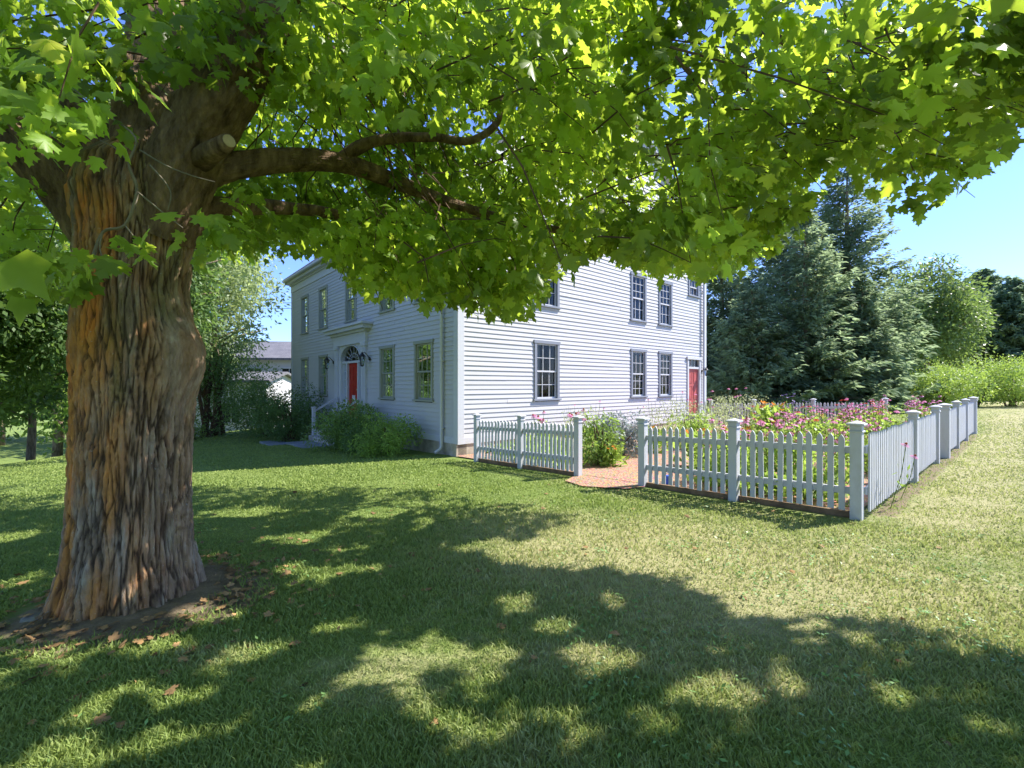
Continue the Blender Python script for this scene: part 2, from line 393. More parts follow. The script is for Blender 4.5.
def needle_leaf():
    P = np.array([(-.07, 0, 0), (.07, 0, 0), (.10, .5, .03), (0, 1, -.06), (-.1, .5, .03)]); return P, np.array([(0, 1, 2), (0, 2, 4), (4, 2, 3)])
LM, LS, LO, LN = maple_leaf(), simple_leaf(), oval_leaf(), needle_leaf()
def place_leaves(proto, pos, tipdir, nrm, size):
    P, T = proto; n = len(pos)
    y = tipdir/np.linalg.norm(tipdir, axis=1, keepdims=True)
    z = nrm-(nrm*y).sum(1, keepdims=True)*y; z /= np.linalg.norm(z, axis=1, keepdims=True)+1e-9
    x = np.cross(y, z)
    wv = rng.uniform(.72, 1.12, (n, 1, 1)); cv_ = rng.uniform(.2, 2.6, (n, 1, 1)); sk2 = rng.normal(size=(n, 1, 1))*.12
    vs = pos[:, None, :]+size[:, None, None]*((P[None, :, 0:1]*wv+P[None, :, 1:2]*sk2)*x[:, None]+P[None, :, 1:2]*y[:, None]+P[None, :, 2:3]*cv_*z[:, None])
    tr = T[None]+(np.arange(n)*len(P))[:, None, None]
    return vs.reshape(-1, 3), tr.reshape(-1, 3), len(P)
def merge(parts):
    V_, T_, A_ = [], [], []; k = 0
    for v, t, a in parts: V_.append(v); T_.append(t+k); A_.append(a); k += len(v)
    return np.concatenate(V_), np.concatenate(T_), np.concatenate(A_)
def rnd_dirs(n, up=0., r=rng):
    d = r.normal(size=(n, 3)); d[:, 2] += up; return d/np.linalg.norm(d, axis=1, keepdims=True)

# ------------------------------------------------------------------ the maple
maple = empty('maple_tree', (TX, TY, gz(TX, TY)), 'large old maple in the foreground with orange stained furrowed bark and spreading crown', 'tree')
def trunk():
    zs = np.concatenate([np.linspace(-1.75, -1.2, 90), np.linspace(-1.19, 1.75, 330)]); NA = 380
    key = [(-1.75, .47, 129), (-1.58, .425, 129), (-1.35, .385, 130), (-.86, .36, 132), (-.11, .345, 134), (.15, .355, 136), (.30, .36, 137), (.5, .34, 135), (.7, .325, 134), (1.08, .34, 138), (1.38, .38, 138), (1.6, .34, 140), (1.75, .2, 142)]
    kz = [k[0] for k in key]; rr = np.interp(zs, kz, [k[1] for k in key]); cx = (np.interp(zs, kz, [k[2] for k in key])-512)/F*3.4
    vs = np.zeros((len(zs), NA, 3)); cav = np.zeros((len(zs), NA)); N = noise.noise; VN = Vector
    for i, z in enumerate(zs):
        fl = max(0, (-1.05-z)/.6)
        for j in range(NA):
            a = 2*math.pi*j/NA; ca, sa = math.cos(a), math.sin(a)
            r = rr[i]*(1+.045*N(VN((ca*1.3, sa*1.3, z*.7)))+.012*math.sin(a*5+z*.5)+.02*math.sin(a*3+1))
            r += fl*.06*(math.sin(a*7+1.3*math.sin(a*2))**2)*min(1, fl+.4)
            # right-hand burl
            da = math.atan2(math.sin(a+.15), math.cos(a+.15))
            r += .12*math.exp(-(da/.55)**2-((z-.22)/.28)**2)+.05*math.exp(-(da/.7)**2-((z+.1)/.4)**2)
            wx_ = N(VN((ca*3, sa*3, z*2.0)))*1.0; wy_ = N(VN((ca*3+7, sa*3, z*2.0)))*.9; wz_ = N(VN((ca*2, sa*2+5, z*2)))*.5
            d1 = noise.voronoi(VN((ca*11+wx_, sa*11+wy_, z*2.2+wz_)))[0]; d2 = noise.voronoi(VN((ca*26+wx_*2, sa*26+wy_*2, z*7.0+wz_*3)))[0]
            e1 = d1[1]-d1[0]; e2 = d2[1]-d2[0]
            g1 = max(0, 1-e1*3.4); g2 = max(0, 1-e2*3.0)
            fine = N(VN((ca*24, sa*24, z*11))); fib = N(VN((ca*38, sa*38, z*5)))
            patch = max(0, min(1, 1.2-((da/.5)**2+((z-.15)/.5)**2)))
            k_ = 1-.55*patch
            dep = (g1**1.4*.021+g2*.013)*k_
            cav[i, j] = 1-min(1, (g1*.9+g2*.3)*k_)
            r += .014-dep+.006*fine+.004*fib+.012*N(VN((d1[0]*3+ca*9, sa*9, z*2)))
            vs[i, j] = (cx[i]+ca*r, 3.4+sa*r*.95, z+CZ)
    k = np.arange(len(zs)*NA).reshape(len(zs), NA); kn = np.roll(k, -1, 1)
    q = np.stack([k[:-1], kn[:-1], kn[1:], k[1:]], -1).reshape(-1, 4)
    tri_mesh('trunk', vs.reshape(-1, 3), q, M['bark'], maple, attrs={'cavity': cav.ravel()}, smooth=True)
trunk()
def smooth_path(pts, sub=6):
    P = [Vector((*p[0], p[1])) for p in pts]; out = []
    for i in range(len(P)-1):
        a, b, c, d = P[max(i-1, 0)], P[i], P[i+1], P[min(i+2, len(P)-1)]
        for s in range(sub):
            t = s/sub; out.append(.5*((2*b)+(c-a)*t+(2*a-5*b+4*c-d)*t*t+(3*b-a-3*c+d)*t**3))
    out.append(P[-1]); return [Vector(p[:3]) for p in out], [max(.002, p[3]) for p in out]
LIMBS = [
 [(112, 250, 3.4, .20), (85, 205, 3.35, .20), (30, 150, 3.2, .17), (-40, 105, 3.1, .15), (-150, 30, 3.0, .12), (-300, -60, 3, .06)],
 [(150, 230, 3.5, .30), (148, 120, 3.7, .24), (160, 40, 3.9, .22), (170, -80, 4.2, .18), (150, -300, 4.6, .09)],
 [(130, 190, 3.6, .15), (85, 120, 3.8, .12), (10, 60, 4.1, .09), (-100, 0, 4.4, .05)],
 [(155, 235, 3.4, .26), (192, 145, 3.35, .23), (232, 78, 3.3, .215), (268, 5, 3.3, .20), (310, -80, 3.3, .18), (400, -250, 3.4, .13), (550, -400, 3.6, .06)],
 [(160, 215, 3.45, .15), (210, 172, 3.5, .115), (290, 160, 3.8, .095), (350, 165, 4.1, .085), (410, 188, 4.4, .065), (460, 206, 4.7, .05), (530, 225, 5, .042), (600, 232, 5.2, .033), (650, 205, 5.3, .022), (690, 170, 5.4, .012)],
 [(335, 163, 4.05, .06), (372, 142, 4.1, .05), (430, 137, 4.2, .04), (470, 141, 4.2, .035), (497, 122, 4.2, .03), (502, 95, 4.25, .012)],
 [(190, 205, 3.5, .08), (330, 213, 4.4, .05), (400, 243, 5, .04), (470, 251, 5.5, .03), (560, 252, 6, .015)],
 [(270, 5, 3.3, .15), (450, -160, 2.8, .13), (700, -150, 2.5, .09), (920, -8, 2.4, .045), (965, 12, 2.4, .032), (1030, 60, 2.5, .012)],
 [(310, -80, 3.3, .12), (500, -60, 3.5, .06), (650, -10, 3.8, .045), (740, 25, 4, .036), (790, 45, 4.2, .025), (850, 100, 4.4, .01)],
 [(735, 22, 4, .024), (745, 80, 4.1, .018), (760, 120, 4.1, .014), (778, 136, 4.2, .007)],
 [(400, 141, 4.2, .03), (402, 100, 4.3, .024), (408, 60, 4.4, .018), (404, 30, 4.5, .01)],
 [(520, -40, 4.6, .04), (560, 110, 5.2, .025), (572, 140, 5.2, .018), (600, 130, 5.3, .008)],
 [(680, 60, 4.8, .03), (705, 90, 4.9, .024), (730, 100, 5, .01)],
 [(820, 70, 4.2, .02), (850, 105, 4.3, .016), (895, 118, 4.4, .008)],
]
def bark_tube(p, r, step=.016, NA=110):
    # resample finely along the limb, then carve furrows like the trunk's
    seg = [0]
    for i in range(1, len(p)): seg.append(seg[-1]+(p[i]-p[i-1]).length)
    tot = min(seg[-1], 4.2); n = int(tot/step); N = noise.noise; vs = np.zeros((n, NA, 3)); cav = np.zeros((n, NA)); prev = None
    sx = np.linspace(0, tot, n); P_ = np.array([[np.interp(t, seg, [q[k] for q in p]) for k in range(3)] for t in sx]); R_ = np.interp(sx, seg, r)
    ker = np.ones(9)/9
    for k in range(3):
        e = np.pad(P_[:, k], 4, mode='edge'); P_[:, k] = np.convolve(e, ker, 'valid')
    T_ = np.gradient(P_, axis=0)
    for i in range(n):
        t = Vector(T_[i]).normalized(); a = (prev-t*prev.dot(t)).normalized() if prev is not None else t.cross(Vector((0, .3, 1))).normalized()
        prev = a; b = t.cross(a); c0 = Vector(P_[i]); R = R_[i]; kk = 4+R*22
        for j in range(NA):
            g = 2*math.pi*j/NA; ca, sa = math.cos(g), math.sin(g); s_ = sx[i]
            w_ = N(Vector((ca*2, sa*2, s_*3)))*.9
            d1 = noise.voronoi(Vector((ca*kk+w_, sa*kk+w_, s_*4+w_*.5)))[0]; e1 = d1[1]-d1[0]; g1 = max(0, 1-e1*3)
            cav[i, j] = 1-min(1, g1*.9)
            rr = R*(1+.14*N(Vector((ca*1.2, sa*1.2, s_*1.7+R*9)))+.05*N(Vector((ca*4, sa*4, s_*6))))-g1**1.3*min(.016, R*.1)+.004*N(Vector((ca*14, sa*14, s_*40)))
            vs[i, j] = c0+(a*ca+b*sa)*rr
    k = np.arange(n*NA).reshape(n, NA); kn = np.roll(k, -1, 1)
    q = np.stack([k[:-1], kn[:-1], kn[1:], k[1:]], -1).reshape(-1, 4)
    tri_mesh('limb', vs.reshape(-1, 3), q, M['limb'], maple, attrs={'cavity': cav.ravel()}, smooth=True)
for L in LIMBS:
    if L[0][3] > .09: bark_tube(*smooth_path([(at(a, b, c), d) for a, b, c, d in L], 4)); continue
    p, r = smooth_path([(at(a, b, c), d) for a, b, c, d in L], 7)
    m = MB(); m.tube(p, r, 10, jit=.22); m.build('limb', M['limb'], maple, smooth=True)
m = MB(); p0, p1 = at(198, 160, 3.3), at(229, 141, 3.08); m.tube([p0, (p0+p1)/2, p1], [.085, .07, .052], 24, jit=.2); st = m.build('cut_stub', M['limb'], maple, smooth=True)
m = MB(); dn = (p1-p0).normalized(); m.tube([p1-dn*.01, p1+dn*.006], [.044, .040], 16); cf = m.build('cut_face', M['cutwood'], st)
for D in ([(92, 262), (103, 232), (125, 225), (137, 191), (129, 164), (135, 137), (98, 109), (75, 90)], [(135, 190), (160, 210), (183, 228)], [(125, 225), (140, 245)], [(140, 150), (165, 165), (190, 175), (215, 182)], [(129, 164), (118, 150), (100, 140)], [(150, 165), (170, 190), (168, 210)], [(103, 232), (100, 250), (110, 275)]):
    n_ = len(D); m = MB(); p, r = smooth_path([(at(a, b, 2.78), (.010 if n_ > 4 else .005)*(1-.6*i/n_)) for i, (a, b) in enumerate(D)], 5)
    m.tube(p, r, 6, jit=.3); m.build('dead_twig', M['deadtwig'], maple, smooth=True)

# crown: leafy sprays inside the crown volume
lower_x = [-900, -200, 0, 60, 115, 150, 190, 240, 290, 320, 350, 372, 400, 430, 470, 515, 535, 556, 600, 640, 665, 700, 730, 765, 800, 808, 835, 855, 872, 885, 915, 945, 985, 1015, 1040, 1100, 1300, 1800]
lower_y = [330, 320, 300, 296, 262, 255, 262, 268, 262, 262, 282, 305, 300, 312, 318, 332, 308, 276, 264, 270, 286, 282, 286, 268, 238, 200, 172, 168, 192, 216, 220, 202, 165, 136, 105, 60, 0, -80]
# shadow limit of the crown on the lawn, in metres (sunlit side is to the right / beyond)
edge_Y = [-3, 1.2, 2.35, 2.6, 2.8, 2.92, 3.5, 3.8, 4.3, 4.8, 5.3, 6.2, 6.6, 7.2, 7.6, 7.9, 8.2, 9.]
edge_X = [4.6, 3.5, 2.7, 2.35, 2.1, 1.2, 1.4, .7, .0, .3, .75, .1, -.3, -1.2, -2.2, -4., -6.5, -9.]
def lit(x, y): return x > np.interp(y, edge_Y, edge_X)
gaps = [(330, 660, -2.4), ]
def spray_ok(c):
    X, Y, Z = c[:, 0], c[:, 1], c[:, 2]
    h = Z-gz(0, 3); lx = X-h*SUNH.x; ly = Y-h*SUNH.y
    ok = ~lit(lx+.15, ly+.1)
    fr_ = Y > .9
    Ys = np.where(fr_, Y, 1); px = 512+F*X/Ys; py = HY-F*(Z-CZ)/Ys
    marg = 7+38/Ys
    ok &= ~(fr_ & (py > np.interp(px, lower_x, lower_y)-marg))
    ok &= ~(~fr_ & (Z < 3.0))
    ok &= ~((np.sqrt(X*X+Y*Y+(Z-CZ)**2) < 2.5) & (Z < 4.2))
    # keep the trunk and main fork in view
    ok &= ~(fr_ & (Y < 3.95) & (px > 60) & (px < 205) & (py > 70) & (py < 330))
    ok &= ~(fr_ & (Y < 3.3) & (px > 190) & (px < 290) & (py > 70) & (py < 210))
    ok &= ~(fr_ & (Y < 4.3) & (px > 200) & (px < 500) & (py > 100) & (py < 215))
    return ok
def sprays(n, lo, hi, rad, cen, dens):
    out = []
    while sum(map(len, out)) < n:
        k = n*4
        a = rng.uniform(0, 2*np.pi, k); r = rad*np.sqrt(rng.random(k))
        x = cen[0]+np.cos(a)*r; y = cen[1]+np.sin(a)*r
        dome = 1-(r/rad)**2*.5
        z = lo+(hi*dome-lo)*rng.random(k)**1.25
        c = np.stack([x, y, z], 1)
        c = c[spray_ok(c)]
        f = np.array([noise.noise(Vector(p)*.75)+.6*noise.noise(Vector(p)*1.9) for p in c])
        c = c[f > dens]; out.append(c)
    return np.concatenate(out)[:n]
def spray_leaves(c, size=.12, nl=17, rad=.30):
    n = len(c)
    cc = np.repeat(c, nl, 0); N_ = len(cc)
    off = rnd_dirs(N_)*(rng.random((N_, 1))**.5)*rad; off[:, 2] *= .6
    pos = cc+off
    outd = np.repeat(np.stack([c[:, 0]-TX, c[:, 1]-TY, 0*c[:, 0]], 1), nl, 0); outd /= np.linalg.norm(outd, axis=1, keepdims=True)+.01
    tip = off/rad*.7+outd*.35+rng.normal(size=(N_, 3))*.45; tip[:, 2] -= .75
    nr = rng.normal(size=(N_, 3))*.55; nr[:, 2] += 1.0
    return pos, tip, nr, size*rng.uniform(.65, 1.2, N_)
main = sprays(1750, 1.6, 6.4, 9.2, (-1.2, 3.6), .06)
# drooping outer skirt, close above the view's lower outline
def skirt(n):
    px = rng.uniform(300, 1060, n); dep = rng.uniform(0, 1, n)
    Y = 3.4+dep*4.2-np.clip((px-600)/300, 0, 1)*dep*2.6
    up = rng.random(n)**1.6*150
    py = np.interp(px, lower_x, lower_y)-12-50/Y-up
    c = np.stack([(px-512)/F*Y, Y, CZ+(HY-py)/F*Y], 1)
    f = np.array([noise.noise(Vector(p)*1.1) for p in c])
    return c[spray_ok(c) & (f > -.12)]
sk_ = skirt(1150)
def fill(n):
    px = rng.uniform(-60, 1070, n); Y = rng.uniform(2.5, 7.5, n)**1.0
    py = np.interp(px, lower_x, lower_y)-8-50/Y-rng.random(n)*330
    c = np.stack([(px-512)/F*Y, Y, CZ+(HY-py)/F*Y], 1)
    f = np.array([noise.noise(Vector(p)*.9) for p in c])
    return c[spray_ok(c) & (f > .07)]
def shade(n):
    lx = rng.uniform(.2, 4.2, n); ly = rng.uniform(-1.5, 3.2, n); h = rng.uniform(2.9, 6, n)
    c = np.stack([lx+h*SUNH.x, ly+h*SUNH.y, h+gz(0, 3)], 1)
    return c[spray_ok(c)]
sk_ = np.concatenate([sk_, fill(2300), shade(1500)])
px_ = rng.uniform(190, 620, 800); Y_ = rng.uniform(4.6, 8.8, 800); py_ = rng.uniform(-60, 250, 800)
c_ = np.stack([(px_-512)/F*Y_, Y_, CZ+(HY-py_)/F*Y_], 1); sk_ = np.concatenate([sk_, c_[spray_ok(c_)]])
FLECK = [(545, 552, 62, 13), (490, 543, 42, 7), (620, 565, 30, 9), (400, 660, 52, 30), (245, 650, 38, 15), (598, 660, 48, 18), (700, 705, 32, 12), (440, 742, 28, 14), (565, 745, 16, 16), (495, 738, 14, 12), (510, 605, 22, 8), (105, 690, 24, 9), (60, 750, 40, 12), (150, 738, 40, 10),
  (340, 566, 34, 8), (305, 528, 40, 6), (210, 605, 30, 10), (30, 566, 30, 8), (775, 703, 16, 9), (548, 632, 16, 8), (150, 640, 40, 8), (330, 625, 14, 7), (250, 500, 40, 6), (20, 520, 30, 6), (640, 735, 14, 8), (870, 715, 18, 9), (380, 505, 40, 5), (180, 690, 16, 8), (300, 700, 12, 8)]
fr2 = random.Random(11)
for _ in range(46): FLECK.append((fr2.uniform(-20, 980), fr2.uniform(500, 765), fr2.uniform(7, 17), fr2.uniform(4, 8)))
def fleck_hit(pos):  # leaves cut away so sun flecks land on chosen lawn spots
    h = pos[:, 2]-gz(0, 3); lx = pos[:, 0]-h*SUNH.x; ly = pos[:, 1]-h*SUNH.y; hit = lit(lx-.04+.12*np.sin(ly*5)*np.sin(lx*7+1), ly+.06*np.sin(lx*9))
    Ys = np.maximum(pos[:, 1], .5); px = 512+F*pos[:, 0]/Ys; py = HY-F*(pos[:, 2]-CZ)/Ys
    hit |= (pos[:, 1] > .9) & (py > np.interp(px, lower_x, lower_y)+3+7*np.sin(px*.11)+5*np.sin(px*.31+pos[:, 1]*3))
    for a, b, ra, rb in FLECK:
        Yc = F*(CZ-gz(0, 3))/(b-HY); Xc = (a-512)/F*Yc; rx = ra/F*Yc+.06; ry = Yc*Yc*rb/(F*(CZ-gz(0, 3)))+.07
        rx *= .85; ry *= .85; q_ = ((lx-Xc)/rx)**2+((ly-Yc)/ry)**2; ii = np.nonzero(q_ < 2.2)[0]
        wob = np.array([1.6*noise.noise(Vector((lx[k]*5, ly[k]*5, a*.1))) for k in ii]); hit[ii] |= q_[ii] < .95+wob
    return hit
nearpts = []
for a, b, Y, k, s in ((30, 40, 2.2, 5, 70), (110, 25, 2.2, 4, 50), (60, 110, 1.9, 5, 55), (160, 45, 2.2, 4, 45), (10, 90, 1.8, 5, 50), (45, 275, 2.0, 4, 35), (95, 290, 2.0, 3, 25), (150, 255, 2.0, 3, 16), (190, 60, 2.5, 2, 20), (300, 40, 2.2, 4, 45), (210, 225, 2.5, 3, 22), (250, 200, 2.6, 3, 20), (235, 230, 2.4, 2, 10), (20, 260, 2.2, 3, 20), (8, 180, 2.3, 2, 20), (380, 20, 2.3, 5, 50), (480, 40, 2.4, 5, 50), (560, 20, 2.2, 5, 55), (620, 70, 2.5, 4, 40), (700, 30, 2.1, 5, 50), (640, 40, 2.0, 4, 40), (900, 60, 2.0, 7, 60), (960, 70, 1.9, 6, 50), (1000, 30, 1.8, 5, 60), (850, 30, 2.2, 5, 60), (1040, 10, 1.9, 5, 50), (280, 90, 2.9, 3, 25), (660, 110, 2.6, 4, 30), (770, 60, 2.5, 4, 40)):
    for i in range(k):
        q_ = at(a+rng.normal()*s*.7, b+rng.normal()*s*.45, Y*1.18*rng.uniform(.9, 1.2)); nearpts.append(tuple(q_))
nearpts = np.array(nearpts)
allc = np.concatenate([main, sk_])
d = allc[:, 1]
parts = []
def emit(c, proto, **kw):
    pos, tip, nr, sz = spray_leaves(c, **kw); k_ = ~fleck_hit(pos); pos, tip, nr, sz = pos[k_], tip[k_], nr[k_], sz[k_]; v, t_, k = place_leaves(proto, pos, tip, nr, sz)
    
    cl = np.array([noise.noise(Vector(p)*1.3) for p in pos]); tn = np.clip(.42+cl*.75+.45*(rng.random(len(pos))-.5), 0, .9); tn[rng.random(len(pos)) < .015] = 1
    parts.append((v, t_, np.repeat(tn, k)))
vis = (d > 1) & (np.abs(allc[:, 0]/np.maximum(d, 1)) < 1.3) & ((allc[:, 2]-CZ)/np.maximum(d, 1) < .95)
emit(allc[vis & (d < 5.2)], LM, size=.105, nl=18, rad=.31)
emit(allc[vis & (d >= 5.2)], LS, size=.108, nl=19, rad=.34)
emit(allc[~vis], LS, size=.165, nl=11, rad=.40)
emit(nearpts, LM, size=.115, nl=7, rad=.20)
cv, ct, ca = merge(parts)
print('crown leaves verts', len(cv), 'sprays', len(main), len(sk_), len(nearpts))
tri_mesh('crown', cv, ct, M['leaf'], maple, attrs={'tint': ca})
# twigs from sprays inward
m = MB()
allt = allc[vis]; hub = Vector((TX+1.2, TY+.6, 4.4))
for c in allt[::4]:
    c = Vector(c); dr = (hub-c); L = min(dr.length, rng.uniform(.35, .9)); dr.normalize()
    dr = (dr+Vector(rng.normal(size=3))*.35); e = c+dr*L; mid = (c+e)/2+Vector((rng.normal()*.04, rng.normal()*.04, .05))
    c2 = c-dr*.2+Vector((0, 0, -.06))
    m.tube([c2, c, mid, e], [.0025, .004, .006, .008], 3, cap=False)
tw = m.build('twigs', M['twig'], maple); tw['kind'] = 'stuff'
# fieldstones at the foot
def stone(px, py, r, label):
    Y = F*(CZ-gz(-2.8, 2.8))/(py-HY); c = at(px, py, Y); me = MB(); n1, n2 = 8, 12
    for i in range(n1+1):
        for j in range(n2):
            a = math.pi*i/n1; b = 2*math.pi*j/n2; dvec = Vector((math.sin(a)*math.cos(b), math.sin(a)*math.sin(b), math.cos(a)))
            me.v.append(tuple(c+Vector((dvec.x*r*1.3, dvec.y*r, dvec.z*r*.6))*(1+.25*noise.noise(dvec*1.7+c))))
    for i in range(n1):
        for j in range(n2): me.f.append((i*n2+j, (i+1)*n2+j, (i+1)*n2+(j+1) % n2, i*n2+(j+1) % n2)); me.mi.append(0)
    tag(me.build('field_stone', M['fieldstone'], smooth=True), label, 'stone')
stone(33, 622, .075, 'grey field stone at the left foot of the old maple'); stone(70, 630, .05, 'small flat stone just below the maple roots')

def litter():
    n = 520; a = rng.uniform(0, 6.28, n); rr_ = .5+rng.exponential(.45, n); x = TX+.15+np.cos(a)*rr_; y = TY+np.sin(a)*rr_
    n2_ = 80; x2 = rng.uniform(-4, 4, n2_); y2 = rng.uniform(1.8, 8, n2_); x = np.concatenate([x, x2]); y = np.concatenate([y, y2])
    z = G(x, y)+.07*np.exp(-(((x-TX)/.75)**2+((y-TY)/.75)**2))+rng.uniform(.008, .03, len(x))
    nr = rng.normal(size=(len(x), 3))*.5; nr[:, 2] += 1
    v, t_, k = place_leaves(LM, np.stack([x, y, z], 1), rng.normal(size=(len(x), 3))*[1, 1, .15], nr, rng.uniform(.025, .075, len(x)))
    v[:, 2] = np.maximum(v[:, 2], np.repeat(z, k)-.006)
    tag(tri_mesh('leaf_litter', v, t_, M['deadleaf'], attrs={'tint': np.repeat(rng.random(len(x)), k)}), 'brown fallen leaves scattered round the maple and on the lawn', 'leaf litter', kind='stuff')
def weeds():
    cx_ = np.concatenate([rng.uniform(.2, 5, 60), rng.uniform(-4, 3, 50)]); cy_ = np.concatenate([rng.uniform(1.7, 4.6, 60), rng.uniform(1.7, 6, 50)])
    P_ = []; 
    for a, b in zip(cx_, cy_):
        m_ = rng.integers(6, 40); P_.append(np.stack([a+rng.normal(size=m_)*.11, b+rng.normal(size=m_)*.09], 1))
    P_ = np.concatenate(P_); n = len(P_); z = G(P_[:, 0], P_[:, 1])+rng.uniform(.02, .05, n)
    nr = rng.normal(size=(n, 3))*.35; nr[:, 2] += 1
    v, t_, k = place_leaves(LO, np.column_stack([P_, z]), rng.normal(size=(n, 3))*[1, 1, .3], nr, rng.uniform(.018, .04, n)); v2 = v
    tag(tri_mesh('clover', v, t_, M['clover'], attrs={'tint': np.repeat(rng.random(n), k)}), 'clover and small weeds growing in the lawn', 'clover', kind='stuff')
litter(); weeds()
# ------------------------------------------------------------------ house
HU0, HU1, HV0, HV1 = 6.29, 18.95, 9.23, 23.1
EZ = CZ+4.72; RZ = CZ+10.5; SB = .195; FLOOR = .33
D2 = lambda t: Vector((t[0], t[1], 0))
vU, vV = D2(U), D2(V)
house = empty('colonial_house', (*uv2((HU0+HU1)/2, (HV0+HV1)/2), -.3), 'white clapboard two storey colonial house with red doors behind the picket fence', 'house')
FRONT = (UVZ(HU0, HV0, 0), vV, -vU)     # a along v, out = -u
SIDE = (UVZ(HU0, HV0, 0), vU, -vV)      # a along u, out = -v
BACK = (UVZ(HU1, HV0, 0), vV, vU); FAR = (UVZ(HU0, HV1, 0), vU, vV)
LF = HV1-HV0; LS_ = HU1-HU0
Z1a, Z1b, Z2a, Z2b = CZ-.40, CZ+1.12, CZ+2.28, CZ+3.84
frw = [(10.85, .92), (13.05, .92), (18.75, .92), (21.1, .92)]
front_open = [(v-HV0, w_, Z1a, Z1b) for v, w_ in frw]+[(v-HV0, w_, Z2a, Z2b) for v, w_ in frw+[(15.9, .92)]]
side_open = [(s, .95, Z1a, Z1b+.06) for s in (3.06, 7.67, 9.45)]+[(s, .95, Z2a, Z2b) for s in (3.06, 7.67, 9.45)]+[(11.63, .8, CZ+3.66, CZ+4.35)]
side_open = [(s, .88 if 7 < s < 10 else w_, a, b) for s, w_, a, b in side_open]
side_door = (11.63, .95, FLOOR, CZ+1.02)
def clap(fr, L, z0, z1, holes, gable=False, exp=.12):
    m = MB(); z = z0; P = lambda a, b, zz: fr[0]+fr[1]*a+fr[2]*b+Vector((0, 0, zz))
    slope = (RZ-EZ)/(L/2)
    while z < z1-.001:
        zt = min(z+exp, z1)
        a0, a1 = 0, L
        if gable and zt > EZ: a0 = (zt-EZ)/slope; a1 = L-a0
        if a1-a0 < .1: break
        segs = [(a0, a1)]
        for s, w_, h0, h1 in holes:
            if h1 > z+.02 and h0 < zt-.02:
                ns = []
                for p, q_ in segs:
                    l, r_ = s-w_/2, s+w_/2
                    if r_ <= p or l >= q_: ns.append((p, q_)); continue
                    if l > p: ns.append((p, l))
                    if r_ < q_: ns.append((r_, q_))
                segs = ns
        for p, q_ in segs:
            # butt joints at random places
            cuts = [p]; x_ = p+rng.uniform(1.5, 4.5)
            while x_ < q_-.6: cuts.append(x_); x_ += rng.uniform(3, 4.8)
            cuts.append(q_)
            for c0, c1 in zip(cuts[:-1], cuts[1:]):
                e = .0022*rng.normal(); g_ = .003 if c1 < q_ else 0
                m.quad(P(c0, .022+e, z), P(c1-g_, .022+e, z), P(c1-g_, .003, zt), P(c0, .003, zt))
                m.quad(P(c0, 0, z), P(c1-g_, 0, z), P(c1-g_, .022+e, z), P(c0, .022+e, z))
        z = zt
    return m
clap(FRONT, LF, SB, EZ, front_open+[(15.9-HV0, 2.3, -1, CZ+1.5)]).build('front_wall', M['white'], house)
clap(SIDE, LS_, SB, RZ, side_open+[side_door], True).build('gable_wall', M['white'], house)
clap(BACK, LF, SB, EZ, []).build('rear_wall', M['white'], house)
clap(FAR, LS_, SB, RZ, [], True).build('far_gable_wall', M['white'], house)
m = MB()
for fr_, L in ((FRONT, LF), (SIDE, LS_), (BACK, LF), (FAR, LS_)):
    m.box(fr_, -.05 if fr_ in (SIDE, FAR) else 0, L+.05 if fr_ in (SIDE, FAR) else L, -.25, .0, -3.5 if fr_ in (FAR,) else -1.6, SB-.14)
m.build('foundation', M['stone'], house)
m = MB()
for fr_, L in ((FRONT, LF), (SIDE, LS_), (BACK, LF), (FAR, LS_)): m.box(fr_, -.03, L+.03, -.02, .032+(.003 if fr_ in (SIDE, FAR) else 0), SB-.145, SB+.004)
m.build('water_table', M['trim'], house)
def cboard(fr, a0, a1, out=.034):
    m = MB(); m.box(fr, a0, a1, -.02, out, SB-.15, EZ); m.build('corner_board', M['trim'], house, bevel=.004)
cboard(FRONT, -.034, .16); cboard(FRONT, LF-.16, LF+.034); cboard(SIDE, -.037, .16, .037); cboard(SIDE, LS_-.16, LS_+.037, .037); cboard(BACK, 0, .16); cboard(BACK, LF-.16, LF)
# cornice, frieze and roof
m = MB()
for fr_ in (FRONT, BACK):
    m.box(fr_, -.04, LF+.04, -.02, .045, EZ-.38, EZ-.04); m.box(fr_, -.08, LF+.02, -.02, .12, EZ-.10, EZ-.03); m.box(fr_, -.12, LF+.02, -.02, .26, EZ-.04, EZ+.08); m.box(fr_, -.14, LF+.04, .0, .32, EZ+.082, EZ+.15)
m.build('cornice', M['trim'], house, bevel=.004)
def roof():
    m = MB(); mid = (HU0+HU1)/2; ov = .34; sl_ = (RZ-EZ)/(LS_/2)
    for sgn, ue in ((-1, HU0), (1, HU1)):
        uo = ue+sgn*ov; zo = EZ+.155-ov*sl_*0+.0
        zr = RZ+.16
        prof = [(uo, zo), (mid, zr), (mid, zr+.09), (uo, zo+.09)]
        b = [UVZ(a, HV0-.22, z) for a, z in prof]; m.prism(b, vV*(LF+.35))
    m.build('roof', M['roof'], house)
    for v0, off in ((HV0-.18, .14), (HV1+.04, .07)):
        for sgn, ue in ((-1, HU0), (1, HU1)):
            m = MB()
            prof = [(ue+sgn*.3, EZ-.06), (mid, RZ-.05), (mid, RZ+.155), (ue+sgn*.3, EZ+.15)]
            m.prism([UVZ(a, v0, z) for a, z in prof], vV*off); m.build('rake_board', M['trim'], house)
roof()
m = MB(); fr_ = (UVZ((HU0+HU1)/2, 20.3, 0), vU, vV); m.box(fr_, -.5, .5, -.4, .4, RZ-.6, RZ+1.3); m.box(fr_, -.56, .56, -.46, .46, RZ+1.3, RZ+1.42); m.build('chimney', M['brick'], house)
